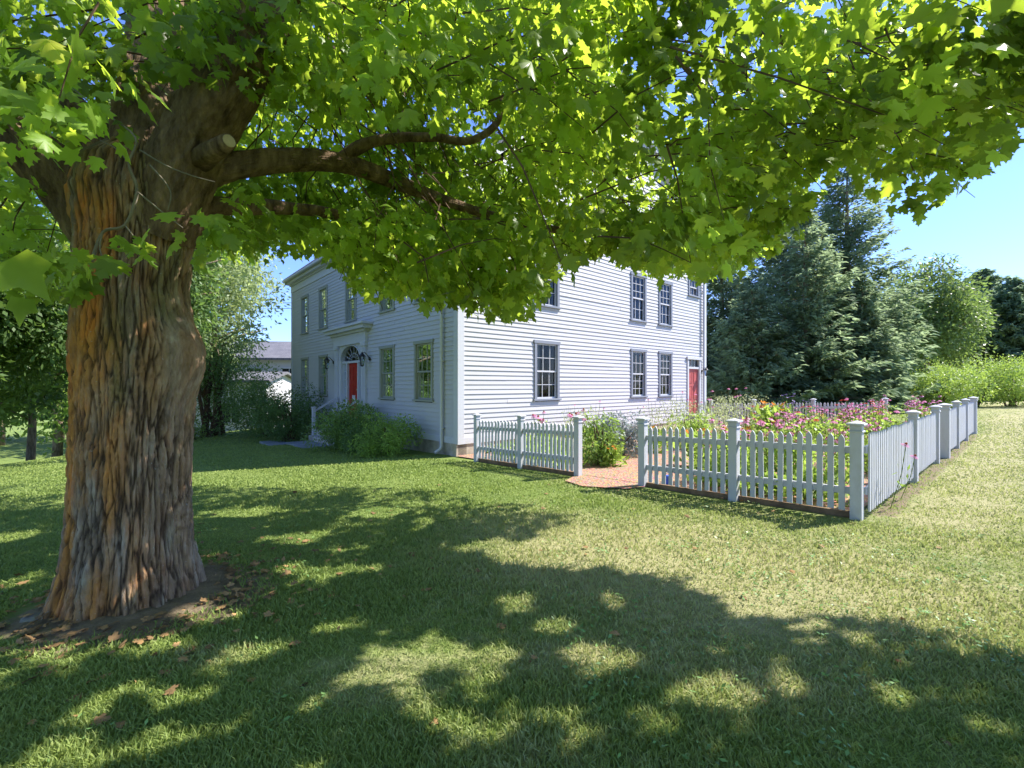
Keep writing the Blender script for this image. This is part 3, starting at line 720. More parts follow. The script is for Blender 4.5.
m = MB(); fr_ = (UVZ((HU0+HU1)/2, 12.2, 0), vU, vV); m.box(fr_, -.5, .5, -.4, .4, RZ-.6, RZ+1.3); m.box(fr_, -.56, .56, -.46, .46, RZ+1.3, RZ+1.42); m.build('chimney', M['brick'], house)
def window(fr, s, w_, z0, z1, trim, sash, curt=.5, rows=(2, 2), storm=False):
    a0, a1 = s-w_/2, s+w_/2; c = .06
    m = MB()
    m.box(fr, a0-.035, a0+c, -.12, .045, z0+.01, z1); m.box(fr, a1-c, a1+.035, -.12, .045, z0+.01, z1)
    m.box(fr, a0-.06, a1+.06, -.12, .055, z1, z1+.09); m.box(fr, a0-.08, a1+.08, -.12, .075, z0-.045, z0+.008)
    W = m.build('window', trim, house, bevel=.003)
    m = MB(); b0, b1 = a0+c+.001, a1-c-.001; f_ = .038; zm = (z0+z1)/2
    for k, (q0, q1, dp) in enumerate(((z0+.01, zm+.02, -.03), (zm-.02, z1-.001, -.0))):
        y0, y1 = dp-.03, dp
        m.box(fr, b0, b0+f_, y0, y1, q0, q1); m.box(fr, b1-f_, b1, y0, y1, q0, q1)
        m.box(fr, b0+f_, b1-f_, y0, y1, q0, q0+f_*1.2); m.box(fr, b0+f_, b1-f_, y0, y1, q1-f_, q1)
        for i in (1, 2):
            x_ = b0+(b1-b0)*i/3; m.box(fr, x_-.009, x_+.009, y0+.003, y1-.004, q0+f_*1.2, q1-f_)
        for i in range(1, rows[k]):
            zz = q0+(q1-q0)*i/rows[k]; m.box(fr, b0+f_, b1-f_, y0+.005, y1-.007, zz-.009, zz+.009)
    m.build('sash', sash, W)
    m = MB(); P = lambda a, b, z: fr[0]+fr[1]*a+fr[2]*b+Vector((0, 0, z))
    for k, (q0, q1, dp) in enumerate(((z0+.02, zm, -.047), (zm, z1-.01, -.017))):
        nb = 3
        for i in range(nb):      # old panes, each very slightly out of true
            x0 = b0+.01+(b1-b0-.02)*i/nb; x1 = b0+.01+(b1-b0-.02)*(i+1)/nb
            for r_ in range(rows[k]):
                h0 = q0+(q1-q0)*r_/rows[k]; h1 = q0+(q1-q0)*(r_+1)/rows[k]; e = rng.normal(size=4)*.0012
                m.quad(P(x0, dp+e[0], h0), P(x1, dp+e[1], h0), P(x1, dp+e[2], h1), P(x0, dp+e[3], h1))
    m.build('pane', M['glass'], W)
    if curt > 0:
        m = MB(); n_ = 14
        for sd in (0, 1):
            ww = (b1-b0)*curt*.5
            for i in range(n_):
                t0, t1 = i/n_*ww, (i+1)/n_*ww; x0, x1 = (b0+t0, b0+t1) if sd == 0 else (b1-t1, b1-t0)
                m.quad(P(x0, -.11+.012*math.sin(i*1.7), z0), P(x1, -.11+.012*math.sin((i+1)*1.7), z0), P(x1, -.11+.012*math.sin((i+1)*1.7), z1), P(x0, -.11+.012*math.sin(i*1.7), z1))
        m.build('curtain', M['curtain'], W)
    m = MB(); m.box(fr, a0-.2, a1+.2, -.62, -.6, z0-.3, z1+.3); m.box(fr, a0-.2, a0-.19, -.6, -.13, z0-.3, z1+.3); m.box(fr, a1+.19, a1+.2, -.6, -.13, z0-.3, z1+.3); m.box(fr, a0-.2, a1+.2, -.6, -.13, z0-.32, z0-.3)
    m.box(fr, a0-.2, a1+.2, -.6, -.13, z1+.3, z1+.32); m.build('dark_room_box', M['dark'], W)  # box coloured near-black to give the darkness behind the glass
for s, w_, a, b in front_open: window(FRONT, s, w_, a, b, M['cream'], M['cream'], 0)
for i, (s, w_, a, b) in enumerate(side_open):
    window(SIDE, s, w_, a, b, M['greytrim'], M['trim'], (.6, .3, .3, .5, .3, .4, 0)[i], (1, 1) if b-a < .9 else ((2, 2) if i < 1 else (3, 2) if i == 1 else (2, 3)))
# front entrance
def entrance():
    c = 15.9-HV0; m = MB()
    surround = M['trim']
    P = lambda a, b, z: FRONT[0]+FRONT[1]*a+FRONT[2]*b+Vector((0, 0, z))
    for s in (-1, 1):
        m = MB(); a = c+s*1.25; m.box(FRONT, a-.15, a+.15, 0, .10, FLOOR-.05, CZ+1.38); m.box(FRONT, a-.19, a+.19, 0, .14, FLOOR-.05, FLOOR+.2)
        m.box(FRONT, a-.19, a+.19, 0, .14, CZ+1.30, CZ+1.42)
        for k in range(3): m.box(FRONT, a-.10+k*.08, a-.06+k*.08, .10, .112, FLOOR+.25, CZ+1.25)
        m.build('pilaster', surround, house, bevel=.004)
    m = MB(); m.box(FRONT, c-1.45, c+1.45, 0, .12, CZ+1.42, CZ+1.78); m.box(FRONT, c-1.55, c+1.55, 0, .20, CZ+1.78, CZ+1.86); m.box(FRONT, c-1.75, c+1.75, 0, .34, CZ+1.86, CZ+1.98); m.box(FRONT, c-1.85, c+1.85, 0, .42, CZ+1.98, CZ+2.05)
    m.build('entablature', surround, house, bevel=.004)
    # arched panel with elliptical opening
    hw, zh, base = .90, .52, CZ+.86; m = MB(); n_ = 24; top = CZ+1.42
    for i in range(n_):
        t0, t1 = math.pi*i/n_, math.pi*(i+1)/n_
        e0 = (c-hw*math.cos(t0), base+zh*math.sin(t0)); e1 = (c-hw*math.cos(t1), base+zh*math.sin(t1))
        m.quad(P(e0[0], .03, e0[1]), P(e1[0], .03, e1[1]), P(e1[0], .03, top), P(e0[0], .03, top))
        m.quad(P(e0[0], -.16, e0[1]), P(e1[0], -.16, e1[1]), P(e1[0], .03, e1[1]), P(e0[0], .03, e0[1]))
    m.box(FRONT, c-1.14, c-hw, -.16, .03, FLOOR-.02, top); m.box(FRONT, c+hw, c+1.14, -.16, .03, FLOOR-.02, top)
    m.build('arch_panel', surround, house)
    m = MB(); arc = [P(c-(hw+.03)*math.cos(math.pi*i/n_), .045, base+(zh+.03)*math.sin(math.pi*i/n_)) for i in range(n_+1)]; m.tube(arc, .028, 6); m.build('arch_moulding', surround, house)
    # fanlight
    m = MB(); pts = [P(c-hw*math.cos(math.pi*i/n_), -.10, base+zh*math.sin(math.pi*i/n_)) for i in range(n_+1)]; m.poly(pts); FL = m.build('fanlight', M['glass'], house)
    m = MB()
    for k in range(1, 8):
        t_ = math.pi*k/8; m.tube([P(c-.2*math.cos(t_), -.09, base+.12*math.sin(t_)), P(c-hw*math.cos(t_), -.09, base+zh*math.sin(t_))], .010, 4)
    m.tube([P(c-.45*math.cos(math.pi*i/n_), -.088, base+.26*math.sin(math.pi*i/n_)) for i in range(n_+1)], .010, 4); m.build('glazing_bars', M['trim'], FL)
    m = MB(); m.box(FRONT, c-hw, c+hw, -.16, -.02, base-.08, base+.0); m.box(FRONT, c-.56, c-.46, -.16, -.02, FLOOR, base-.08); m.box(FRONT, c+.46, c+.56, -.16, -.02, FLOOR, base-.08)
    m.build('door_frame', surround, house, bevel=.003)
    m = MB(); m.box(FRONT, c-hw, c+hw, -.2, .10, FLOOR-.06, FLOOR-.001); m.build('threshold', M['slate'], house)
    for s in (-1, 1):
        m = MB(); x0, x1 = sorted((c+s*.56, c+s*hw)); m.box(FRONT, x0, x1, -.14, -.08, FLOOR, FLOOR+.5)
        m.box(FRONT, x0, x0+.025, -.13, -.07, FLOOR+.49, base-.081); m.box(FRONT, x1-.025, x1, -.13, -.07, FLOOR+.49, base-.081)
        for k in range(1, 5): zz = FLOOR+.5+k*(base-.08-FLOOR-.5)/5; m.box(FRONT, x0+.02, x1-.02, -.12, -.085, zz-.01, zz+.01)
        S = m.build('sidelight', surround, house); m = MB(); m.quad(P(x0, -.105, FLOOR+.5), P(x1, -.105, FLOOR+.5), P(x1, -.105, base-.08), P(x0, -.105, base-.08)); m.build('pane', M['glass'], S)
    m = MB(); m.box(FRONT, c-hw, c+hw, -.8, -.78, FLOOR-.3, top); m.build('dark_hall_board', M['dark'], house)  # flat near-black board in place of the unlit hall
    door(FRONT, c, .455, FLOOR+.004, base-.083, M['red'], -.10)
def door(fr, c, hw, z0, z1, mat, dp):
    m = MB(); H = z1-z0; m.box(fr, c-hw, c+hw, dp-.05, dp, z0, z1)
    for r0, r1 in ((.06, .26), (.32, .62), (.68, .93)):
        for s in (-1, 1):
            x0, x1 = sorted((c+s*.06, c+s*(hw-.09))); a_, b_ = z0+H*r0, z0+H*r1
            m.box(fr, x0, x1, dp, dp+.012, a_, a_+.02); m.box(fr, x0, x1, dp, dp+.012, b_-.02, b_); m.box(fr, x0, x0+.02, dp, dp+.0115, a_+.02, b_-.02); m.box(fr, x1-.02, x1, dp, dp+.0115, a_+.02, b_-.02)
            m.box(fr, x0+.04, x1-.04, dp, dp+.008, a_+.05, b_-.05)
    Dr = m.build('door', mat, house, bevel=.002)
    m = MB(); p = fr[0]+fr[1]*(c-hw+.07)+Vector((0, 0, z0+1.0)); m.tube([p+fr[2]*dp, p+fr[2]*(dp+.04), p+fr[2]*(dp+.05), p+fr[2]*(dp+.075)], [.012, .012, .03, .022], 10); m.build('handle', M['brass'], Dr)
    if mat is M['red']:
        m = MB(); m.box(fr, c-.13, c+.13, dp+.012, dp+.02, z0+.62, z0+.80); m.build('mail_slot', M['trim'], Dr)
entrance()
# side door with transom
s, w_, a, b = side_door; m = MB()
m.box(SIDE, s-.55, s-.44, -.1, .05, a-.05, b+.02); m.box(SIDE, s+.44, s+.55, -.1, .05, a-.05, b+.02); m.box(SIDE, s-.6, s+.6, -.1, .08, b+.02, b+.13); m.box(SIDE, s-.44, s+.44, -.1, .03, CZ+.66, CZ+.74)
for k in (1, 2): m.box(SIDE, s-.44+k*.293-.01, s-.44+k*.293+.01, -.06, -.02, CZ+.74, b+.02)
m.build('side_door_frame', M['trim'], house, bevel=.003)
m = MB(); P = lambda a_, b_, z: SIDE[0]+SIDE[1]*a_+SIDE[2]*b_+Vector((0, 0, z)); m.quad(P(s-.44, -.04, CZ+.74), P(s+.44, -.04, CZ+.74), P(s+.44, -.04, b+.02), P(s-.44, -.04, b+.02)); m.build('transom', M['glass'], house)
m = MB(); m.box(SIDE, s-.6, s+.6, -.5, -.48, a-.3, b+.1); m.build('dark_hall_board', M['dark'], house)  # near-black board behind the side door, darkness by colour
door(SIDE, s, .44, a+.004, CZ+.66, M['redside'], -.03)
m = MB(); m.box(SIDE, s-.8, s+.8, .04, 1.0, -.6, a-.17); m.box(SIDE, s-.6, s+.6, .04, .6, a-.17, a-.02); m.build('side_step', M['concrete'], house, bevel=.01)
# downspouts
def spout(fr, a, top, bot, mat, elbow=.3):
    P = lambda b_, z: fr[0]+fr[1]*a+fr[2]*b_+Vector((0, 0, z))
    m = MB(); m.tube([P(elbow, top), P(elbow, top-.12), P(.09, top-.4), P(.09, bot+.15), P(.12, bot+.08), P(.28, bot)], .042, 10)
    for z in np.linspace(bot+.6, top-.7, 4): m.box(fr, a-.06, a+.06, .03, .12, z-.015, z+.015)
    m.build('downspout', mat, house, smooth=True)
spout(FRONT, .62, EZ, gz(*uv2(HU0, HV0))+.05, M['trim']); spout(SIDE, LS_-.3, EZ-.1, gz(*uv2(HU1, HV0))+.05, M['trim'], .12)
m = MB(); m.box(FRONT, -.14, LF+.04, .33, .43, EZ+.06, EZ+.16); m.build('gutter', M['trim'], house, bevel=.02)
def lantern(fr, a, z, s=1.):
    P = lambda x, b_, zz: fr[0]+fr[1]*(a+x*s)+fr[2]*(b_*s)+Vector((0, 0, z+zz*s))
    m = MB(); m.tube([P(0, .03, -.05), P(0, .05, -.05)], .05*s, 10)
    m.tube([P(0, .03, -.05), P(0, .10, .05), P(0, .18, .12), P(0, .24, .08)], .010*s, 6)
    for i in range(6):
        t_ = 2*math.pi*i/6; m.tube([P(.075*math.cos(t_), .24+.075*math.sin(t_), 0), P(.045*math.cos(t_), .24+.045*math.sin(t_), -.24)], .006*s, 4)
    m.tube([P(0, .24, -.27), P(0, .24, -.24), P(0, .24, -.235)], [.02*s, .05*s, .05*s], 6)
    m.tube([P(0, .24, 0), P(0, .24, .015), P(0, .24, .09), P(0, .24, .13)], [.095*s, .09*s, .03*s, .008*s], 6)
    Lo = m.build('wall_lantern', M['black'], house)
    m = MB(); m.tube([P(0, .24, -.235), P(0, .24, -.003)], [.04*s, .068*s], 6, cap=False); m.build('lantern_glass', M['glass'], Lo)
    m = MB(); m.tube([P(0, .24, -.23), P(0, .24, -.10)], .012*s, 6); m.build('bulb', M['trim'], Lo)
lantern(FRONT, 14.28-HV0, CZ+.92, 1.2); lantern(FRONT, 17.55-HV0, CZ+.92, 1.2)
lantern(SIDE, 12.30, CZ+.62, .9)
# steps and walk
gs = gz(*uv2(5.5, 15.9))
steps = empty('front_steps', (*uv2(5.5, 15.9), gs), 'stone front steps with white railings below the red arched door', 'steps')
for i, (d0, zt) in enumerate(((-.1, FLOOR-.07), (.15, FLOOR-.25), (.4, FLOOR-.43), (.65, FLOOR-.61))):
    m = MB(); m.box(FRONT, 15.9-HV0-1.0+.001*i, 15.9-HV0+1.0-.001*i, .13, d0+.5, gs-.3+.002*i, zt); m.build('step', M['concrete'], steps, bevel=.012)
for s in (-1, 1):
    a = 15.9-HV0+s*1.06; P = lambda b_, z: FRONT[0]+FRONT[1]*a+FRONT[2]*b_+Vector((0, 0, z))
    for b_, top in ((.95, gs+1.17),):
        m = MB(); m.box(FRONT, a-.055, a+.055, b_-.055, b_+.055, gs-.2, top); m.box(FRONT, a-.075, a+.075, b_-.075, b_+.075, top, top+.035); m.build('newel_post', M['trim'], steps, bevel=.004)
    m = MB(); m.prism([P(.12, FLOOR+.66), P(.9, gs+1.02), P(.9, gs+1.09), P(.12, FLOOR+.73)], FRONT[1]*.05); m.box(FRONT, a-.06, a-.02, .11, .15, FLOOR-.02, FLOOR+.70); m.build('handrail', M['trim'], steps)
for i, (u_, v_, du, dv) in enumerate(((4.75, 15.7, .42, .95), (4.15, 17.3, .33, .7))):
    fr_ = (UVZ(u_, v_, 0), vU, vV); z_ = gz(*uv2(u_, v_)); m = MB(); m.box(fr_, -du, du, -dv, dv, z_-.1, z_+.045)
    tag(m.build('stepping_slab', M['slate'], bevel=.01), ('broad grey slate slab at the foot of the front steps', 'grey slate slab second from the front steps', 'small grey slate slab farthest from the front steps')[i], 'paving slab', 'slate slabs leading to the front steps')

# ------------------------------------------------------------------ fences
def fence(label, P0, dirv, out, posts, big=(), skip=(), board=True, pick=.058, gap=.105):
    """posts: distances along dirv from P0; last item of a tuple list says whether the bay after the post is filled"""
    x, y = P0.x, P0.y
    root = empty('picket_fence', (x, y, gz(x, y)), label, 'fence')
    for i, s in enumerate(posts):
        if i in skip: continue
        q_ = P0+dirv*s; g = gz(q_.x, q_.y); hw = .054 if i not in big else .075; H = 1.03
        fr_ = (Vector((q_.x, q_.y, 0)), dirv, out); m = MB()
        m.box(fr_, -hw, hw, -hw, hw, g-.25, g+H); m.box(fr_, -hw-.012, hw+.012, -hw-.012, hw+.012, g+H-.075, g+H-.055)
        c = hw+.028; m.box(fr_, -c, c, -c, c, g+H+.001, g+H+.024)
        n = len(m.v); Pp = lambda a, b_, z: tuple(fr_[0]+fr_[1]*a+fr_[2]*b_+Vector((0, 0, z)))
        c -= .008; m.v += [Pp(-c, -c, g+H+.0245), Pp(c, -c, g+H+.0245), Pp(c, c, g+H+.0245), Pp(-c, c, g+H+.0245), Pp(0, 0, g+H+.055)]
        for k in range(4): m.f.append((n+k, n+(k+1) % 4, n+4)); m.mi.append(0)
        m.build('post', M['fence'], root, bevel=.004)
    for i in range(len(posts)-1):
        s0, s1 = posts[i]+(.054 if i not in big else .075)+.002, posts[i+1]-(.054 if i+1 not in big else .075)-.002
        a, b = P0+dirv*s0, P0+dirv*s1; ga, gb = gz(a.x, a.y), gz(b.x, b.y)
        zz = lambda t, h: ga+(gb-ga)*t+h
        m = MB()
        for h in (.27, .72):
            A0, A1 = a-out*.035, a-out*.002; B0, B1 = b-out*.035, b-out*.002
            r_ = MB(); r_.hexa([Vector((A0.x, A0.y, zz(0, h))), Vector((B0.x, B0.y, zz(1, h))), Vector((B1.x, B1.y, zz(1, h))), Vector((A1.x, A1.y, zz(0, h))),
                    Vector((A0.x, A0.y, zz(0, h+.075))), Vector((B0.x, B0.y, zz(1, h+.075))), Vector((B1.x, B1.y, zz(1, h+.075))), Vector((A1.x, A1.y, zz(0, h+.075)))])
            r_.build('rail', M['fence'], root)
        n = max(2, int(round((s1-s0-gap+pick)/gap)))
        st_ = (s1-s0-pick)/(n-1) if n > 1 else 0
        off = (s1-s0-(n)*pick)/(n+1)
        for k in range(n):
            c0 = off+k*(pick+off)+rng.normal()*.0025; t_ = (c0+pick/2)/(s1-s0); q0 = a+dirv*c0; tilt = rng.normal()*.007
            zb = zz(t_, .085+rng.normal()*.005); zt = zz(t_, .935+rng.normal()*.006); prof = [(0, zb), (pick, zb), (pick+tilt, zt-.055), (pick*.86+tilt, zt-.028), (pick*.5+tilt, zt), (pick*.14+tilt, zt-.028), (tilt, zt-.055)]
            m.prism([q0+dirv*p+Vector((0, 0, z)) for p, z in prof], out*.018)
        m.build('picket_panel', M['fence'], root)
        if board:
            m = MB(); o0, o1 = -.04, -.004
            q_ = [a+out*o0, b+out*o0, b+out*o1, a+out*o1]; zs_ = [ga, gb, gb, ga]
            m.hexa([Vector((p.x, p.y, z-.1)) for p, z in zip(q_, zs_)]+[Vector((p.x, p.y, z+.075)) for p, z in zip(q_, zs_)]); m.build('edging_board', M['timber'], root)
    return root
FV = -vV
fence('white picket fence section between the house corner and the garden gap', UVZ(6.1, 8.21, 0), -vV, -vU, [0, 1.47, 2.96], board=True)
fence('white picket fence section in front of the flowers, right of the garden gap', UVZ(6.1, 3.95, 0), -vV, -vU, [0, 1.364, 2.673])
fence('sunlit white picket fence running back along the lawn from the near corner', UVZ(6.1, 1.2, 0), vU, -vV, [.01, 2.93, 5.28], skip=(0,), board=False)
fence('short far stretch of sunlit picket fence beyond the side opening', UVZ(12.35, 1.17, 0), vU, -vV, [0, 2.0, 4.05, 6.35], big=(0, 3), board=False)
fence('back picket fence behind the pink flowers and before the spruces', UVZ(18.7, 1.17, 0), vV, vU, [2.0, 4.0, 6.0, 7.7], board=False)

# ------------------------------------------------------------------ plants
def blob_leaves(n, cen, rad, size, proto, clumps, up=.35, seed=0, jit=.35, squash=1., droop=-.2, shell=.55):
    r = np.random.default_rng(seed)
    cs = r.normal(size=(clumps, 3)); cs /= np.linalg.norm(cs, axis=1, keepdims=True); cs *= (r.random((clumps, 1))**.5)*.85
    cs *= np.array(rad); crad = r.uniform(.22, .42, clumps)*np.mean(rad)
    k = r.integers(0, clumps, n); d = rnd_dirs(n, 0, r); rr = shell+(1-shell)*r.random((n, 1))
    off = d*rr*crad[k][:, None]; pos = cs[k]+off; pos[:, 2] *= squash
    pos += np.array(cen)
    tip = d*.8+r.normal(size=(n, 3))*jit; tip[:, 2] += droop
    nr = d*.6+r.normal(size=(n, 3))*.5; nr[:, 2] += up
    v, t, kk = place_leaves(proto, pos, tip, nr, size*r.uniform(.6, 1.3, n))
    return v, t, np.repeat(np.clip(r.random(n)*.6+.4*r.random(clumps)[k], 0, 1), kk)
def shrub(name, u, v, w, h, n, size, mat, label, cat='shrub', clumps=22, proto=LO, seed=1, group=None, d=None, px=None):
    x, y = uv2(u, v) if px is None else px; g = gz(x, y)
    root = empty(name, (x, y, g), label, cat, group)
    d = d or w
    vs, ts, a = blob_leaves(n, (x, y, g+h*.44), (w/2*.95, d/2*.95, h*.56), size, proto, clumps, seed=seed)
    lowk = vs[:, 2] < g+.03; vs[lowk, 2] = g+.03
    tri_mesh('foliage', vs, ts, mat, root, attrs={'tint': a})
    m = MB(); r = random.Random(seed)
    for k in range(9):
        t_ = r.uniform(0, 6.28); e = Vector((x+math.cos(t_)*w*.33*r.random(), y+math.sin(t_)*d*.33*r.random(), g+h*r.uniform(.5, .85)))
        b_ = Vector((x+r.uniform(-.08, .08)*w, y+r.uniform(-.08, .08)*d, g-.05)); m.tube([b_, (b_+e)/2+Vector((0, 0, .08*h)), e], [.018*h+.004, .012*h+.003, .004], 5)
    m.build('stems', M['twig'], root)
    return root
# foundation shrubs
shrub('shrub', 5.3, 13.45, 2.7, 1.38, 9500, .085, M['leaf_mid'], 'tall round green shrub right of the front steps', seed=3, clumps=40)
shrub('shrub', 5.35, 11.2, 2.1, 1.0, 8000, .07, M['leaf_lime'], 'light green shrub at the house wall nearest the downspout', seed=4, clumps=36)
shrub('shrub', 5.1, 12.0, 1.3, .8, 2600, .07, M['leaf_dark'], 'small dark shrub between two larger ones under the front windows', seed=5, clumps=26)
shrub('shrub', 5.1, 18.7, 3.2, 2.1, 9000, .09, M['leaf_dark'], 'dark green shrub left of the front steps', seed=6, clumps=40)
shrub('shrub', 4.9, 21.2, 3.4, 2.6, 9000, .09, M['leaf_dark'], 'dark shrub in front of the far end of the house', seed=7, clumps=40)
shrub('shrub', 4.6, 17.6, 1.3, 1.0, 1800, .08, M['leaf_dark'], 'low dark shrub beside the left railing of the steps', seed=8)
shrub('lilac_bush', 3.4, 24.0, 5.6, 5.4, 15000, .12, M['leaf_dark'], 'tall open lilac-like bush between the old maple and the house', seed=9, clumps=55)
shrub('shrub', 1.2, 21.0, 3.0, 2.6, 6000, .1, M['leaf_dark'], 'dark twiggy bush left of the tall open bush at the lawn edge', seed=14, clumps=40)
shrub('boxwood', 0, 0, 1.1, .8, 1500, .06, M['leaf_lime'], 'small bright green mound at the lawn edge behind the maple', seed=10, px=(-13.0, 18.6))

def blossom_mesh(name, mat, r=.042, n=11, droop=.5, cone=True):
    P = [(0, 0, 0)]; T = []
    for i in range(n):
        a = 2*math.pi*i/n; w_ = 2*math.pi/n*.46
        k = len(P)
        for rr, da, z in ((.25, -w_*.6, 0), (.25, w_*.6, 0), (1, w_*.75, -droop), (1.12, 0, -droop*1.1), (1, -w_*.75, -droop)):
            P.append((math.cos(a+da)*rr*r, math.sin(a+da)*rr*r, z*r))
        T.append((k, k+1, k+2, k+3, k+4))
    mats = [0]*len(T)
    if cone:
        k = len(P)
        for ring, (rr, z) in enumerate(((.34, -.02), (.32, .22), (.18, .42))):
            for j in range(8): P.append((math.cos(j*math.pi/4)*rr*r, math.sin(j*math.pi/4)*rr*r, z*r))
        for ring in range(2):
            for j in range(8): T.append((k+ring*8+j, k+ring*8+(j+1) % 8, k+ring*8+8+(j+1) % 8, k+ring*8+8+j)); mats.append(1)
        T.append(tuple(k+16+j for j in range(8))); mats.append(1)
    me = bpy.data.meshes.new(name); me.from_pydata(P, [], T); me.materials.append(mat); me.materials.append(M['cone'])
    me.polygons.foreach_set('material_index', mats)
    a = me.attributes.new('tint', 'FLOAT', 'POINT'); a.data.foreach_set('value', np.full(len(P), .5, dtype=np.float32)); me.update(); return me
BL = {'pink': blossom_mesh('coneflower_head', M['pink']), 'yellow': blossom_mesh('daisy_head', M['yellow'], .036, 12, .1), 'orange': blossom_mesh('lily_head', M['orange'], .06, 6, -.5, False),
      'red': blossom_mesh('bee_balm_head', M['redp'], .035, 12, .1), 'purple': blossom_mesh('phlox_head', M['purple'], .035, 8, .1, False)}
def flower_proto(name, h, w_, nleaf, lsize, leaf, color, nfl, seed, label, cat, group, stalk=True, fscale=1.):
    r = np.random.default_rng(seed)
    root = empty(name, (0, 0, 0), label, cat, group)
    pos = np.stack([r.normal(size=nleaf)*w_*.24, r.normal(size=nleaf)*w_*.24, h*.9*r.random(nleaf)**.8], 1)
    d = rnd_dirs(nleaf, .4, r); v, t, k = place_leaves(LO, pos, d+np.array([0, 0, .2]), rnd_dirs(nleaf, .8, r), lsize*r.uniform(.6, 1.3, nleaf)*(1.15-.5*pos[:, 2]/h))
    tri_mesh('foliage', v, t, leaf, root, attrs={'tint': np.repeat(r.random(nleaf), k)}, world=False)
    m = MB(); m.local = True; heads = []
    for i in range(max(nfl, 6)):
        a = r.uniform(0, 6.28); rr = r.random()**.6*w_*.42; b_ = Vector((math.cos(a)*rr*.3, math.sin(a)*rr*.3, 0)); e = Vector((math.cos(a)*rr, math.sin(a)*rr, h*r.uniform(.82, 1.16)))
        m.tube([b_, (b_+e)/2+Vector((0, 0, .03)), e], .004, 4); heads.append(e)
    m.build('stems', leaf, root)
    for e in heads[:nfl]:
        o = bpy.data.objects.new('blossom', BL[color]); COL.objects.link(o); o.parent = root; o.location = e
        s_ = r.uniform(.8, 1.25)*fscale; o.scale = (s_,)*3; o.rotation_euler = (r.normal()*.35, r.normal()*.35, r.uniform(0, 6))
    return root
def spread(proto, pts, label=None):
    if label:
        proto['label'] = label[0]
    for i, (u_, v_, s_) in enumerate(pts):
        x, y = uv2(u_, v_); z = gz(x, y)+.02
        if i == 0: o = proto; o.location = (x, y, z); o.scale = (s_,)*3; o.rotation_euler = (0, 0, u_*3)
        else: o = dup_tree(proto, (x, y, z), rz=u_*7.3+v_*3.1, scale=s_, label=label[i] if label else None)
rr = random.Random(5)
cf1 = flower_proto('coneflower', .98, .62, 330, .12, M['leaf_lime'], 'pink', 9, 21, 'pink coneflowers massed behind the front picket fence and the near corner', 'flowers', 'coneflowers in the garden bed', fscale=1.0)
pts = []
for i in range(30):
    pts.append((6.75+rr.random()*4.4, 1.6+rr.random()*1.9, rr.uniform(.68, .92)))
spread(cf1, pts)
cf2 = flower_proto('coneflower', 1.12, .62, 260, .11, M['leaf_mid'], 'pink', 11, 22, 'pink coneflowers at the back of the garden by the far fences', 'flowers', 'coneflowers at the back of the garden', fscale=1.1)
spread(cf2, [(rr.uniform(13, 17.5), rr.uniform(1.6, 2.9), rr.uniform(.8, .98)) for _ in range(11)]+[(rr.uniform(11, 15), rr.uniform(2.6, 4.2), rr.uniform(.62, .78)) for _ in range(9)])
ys_ = flower_proto('daisy_clump', .95, .5, 220, .10, M['leaf_mid'], 'yellow', 11, 23, 'yellow daisies among the coneflowers', 'flowers', 'yellow daisy clumps in the bed')
spread(ys_, [(rr.uniform(11.5, 17), rr.uniform(1.7, 3.6), rr.uniform(.75, .95)) for _ in range(6)])
rd = flower_proto('bee_balm', .9, .5, 220, .10, M['leaf_lime'], 'red', 9, 24, 'red bee balm among the coneflowers', 'flowers', 'red bee balm clumps')
spread(rd, [(rr.uniform(8, 14), rr.uniform(1.6, 3.6), rr.uniform(.9, 1.1)) for _ in range(5)])
lil = flower_proto('daylily', .62, .7, 260, .24, M['leaf_lime'], 'orange', 7, 25, 'orange daylily clump behind the picket fence', 'flowers', 'orange daylily clumps')
spread(lil, [(8.2, 4.1, 1), (8.9, 3.7, 1.05), (7.3, 5.45, .6), (15.5, 5.4, 1.45), (9.6, 6.0, .9)], ['orange daylilies behind the fence just right of the garden gap', 'orange daylilies second from the garden gap behind the front fence', 'small orange daylily at the foot of the bushy green plant in the gap', 'tall yellow orange lilies by the back fence near the side door', 'orange daylilies in the middle of the garden near the bright green mound'])
ph = flower_proto('phlox', 1.05, .5, 220, .09, M['leaf_mid'], 'purple', 14, 26, 'purple phlox standing before the back fence', 'flowers', 'purple phlox clumps')
spread(ph, [(15.6, 5.0, 1.05), (16.2, 4.6, .9)], ['taller purple phlox in front of the back fence', 'smaller purple phlox right of the taller one'])
low = flower_proto('hosta', .38, .8, 240, .17, M['leaf_lime'], 'purple', 0, 27, 'low leafy green clump at the foot of the fence', 'plant', 'low leafy clumps in the bed')
spread(low, [(6.65, 1.9, 1), (6.6, 2.5, .9), (6.7, 3.1, .9), (7.6, 3.2, 1), (6.6, 6.1, .9), (6.6, 6.8, 1), (6.7, 7.5, 1), (6.6, 7.9, .9), (7.4, 6.6, 1.1), (7.6, 7.6, 1.2), (8.3, 8.3, 1.2), (10.2, 7.9, 1.2)])
wis = flower_proto('wispy_perennial', 1.25, 1.0, 520, .08, M['wispy'], 'pink', 2, 28, 'tall wispy pale green perennial by the side of the house', 'plant', 'tall wispy perennials')
spread(wis, [(12.5, 6.6, 1.), (13.4, 6.1, 1.05), (14.4, 6.5, 1.1), (11.2, 6.9, .9), (15.4, 6.6, 1.1), (9.3, 8.2, .85), (12.0, 5.7, .9), (10.3, 8.3, .9), (16.6, 6.4, 1.1), (13.2, 7.4, 1.05)])
pk = flower_proto('rose_mallow', .92, .5, 120, .09, M['leaf_mid'], 'pink', 6, 29, 'thin plant with pink flowers behind the left fence section', 'flowers', 'thin pink flowers behind the left fence', fscale=1.5)
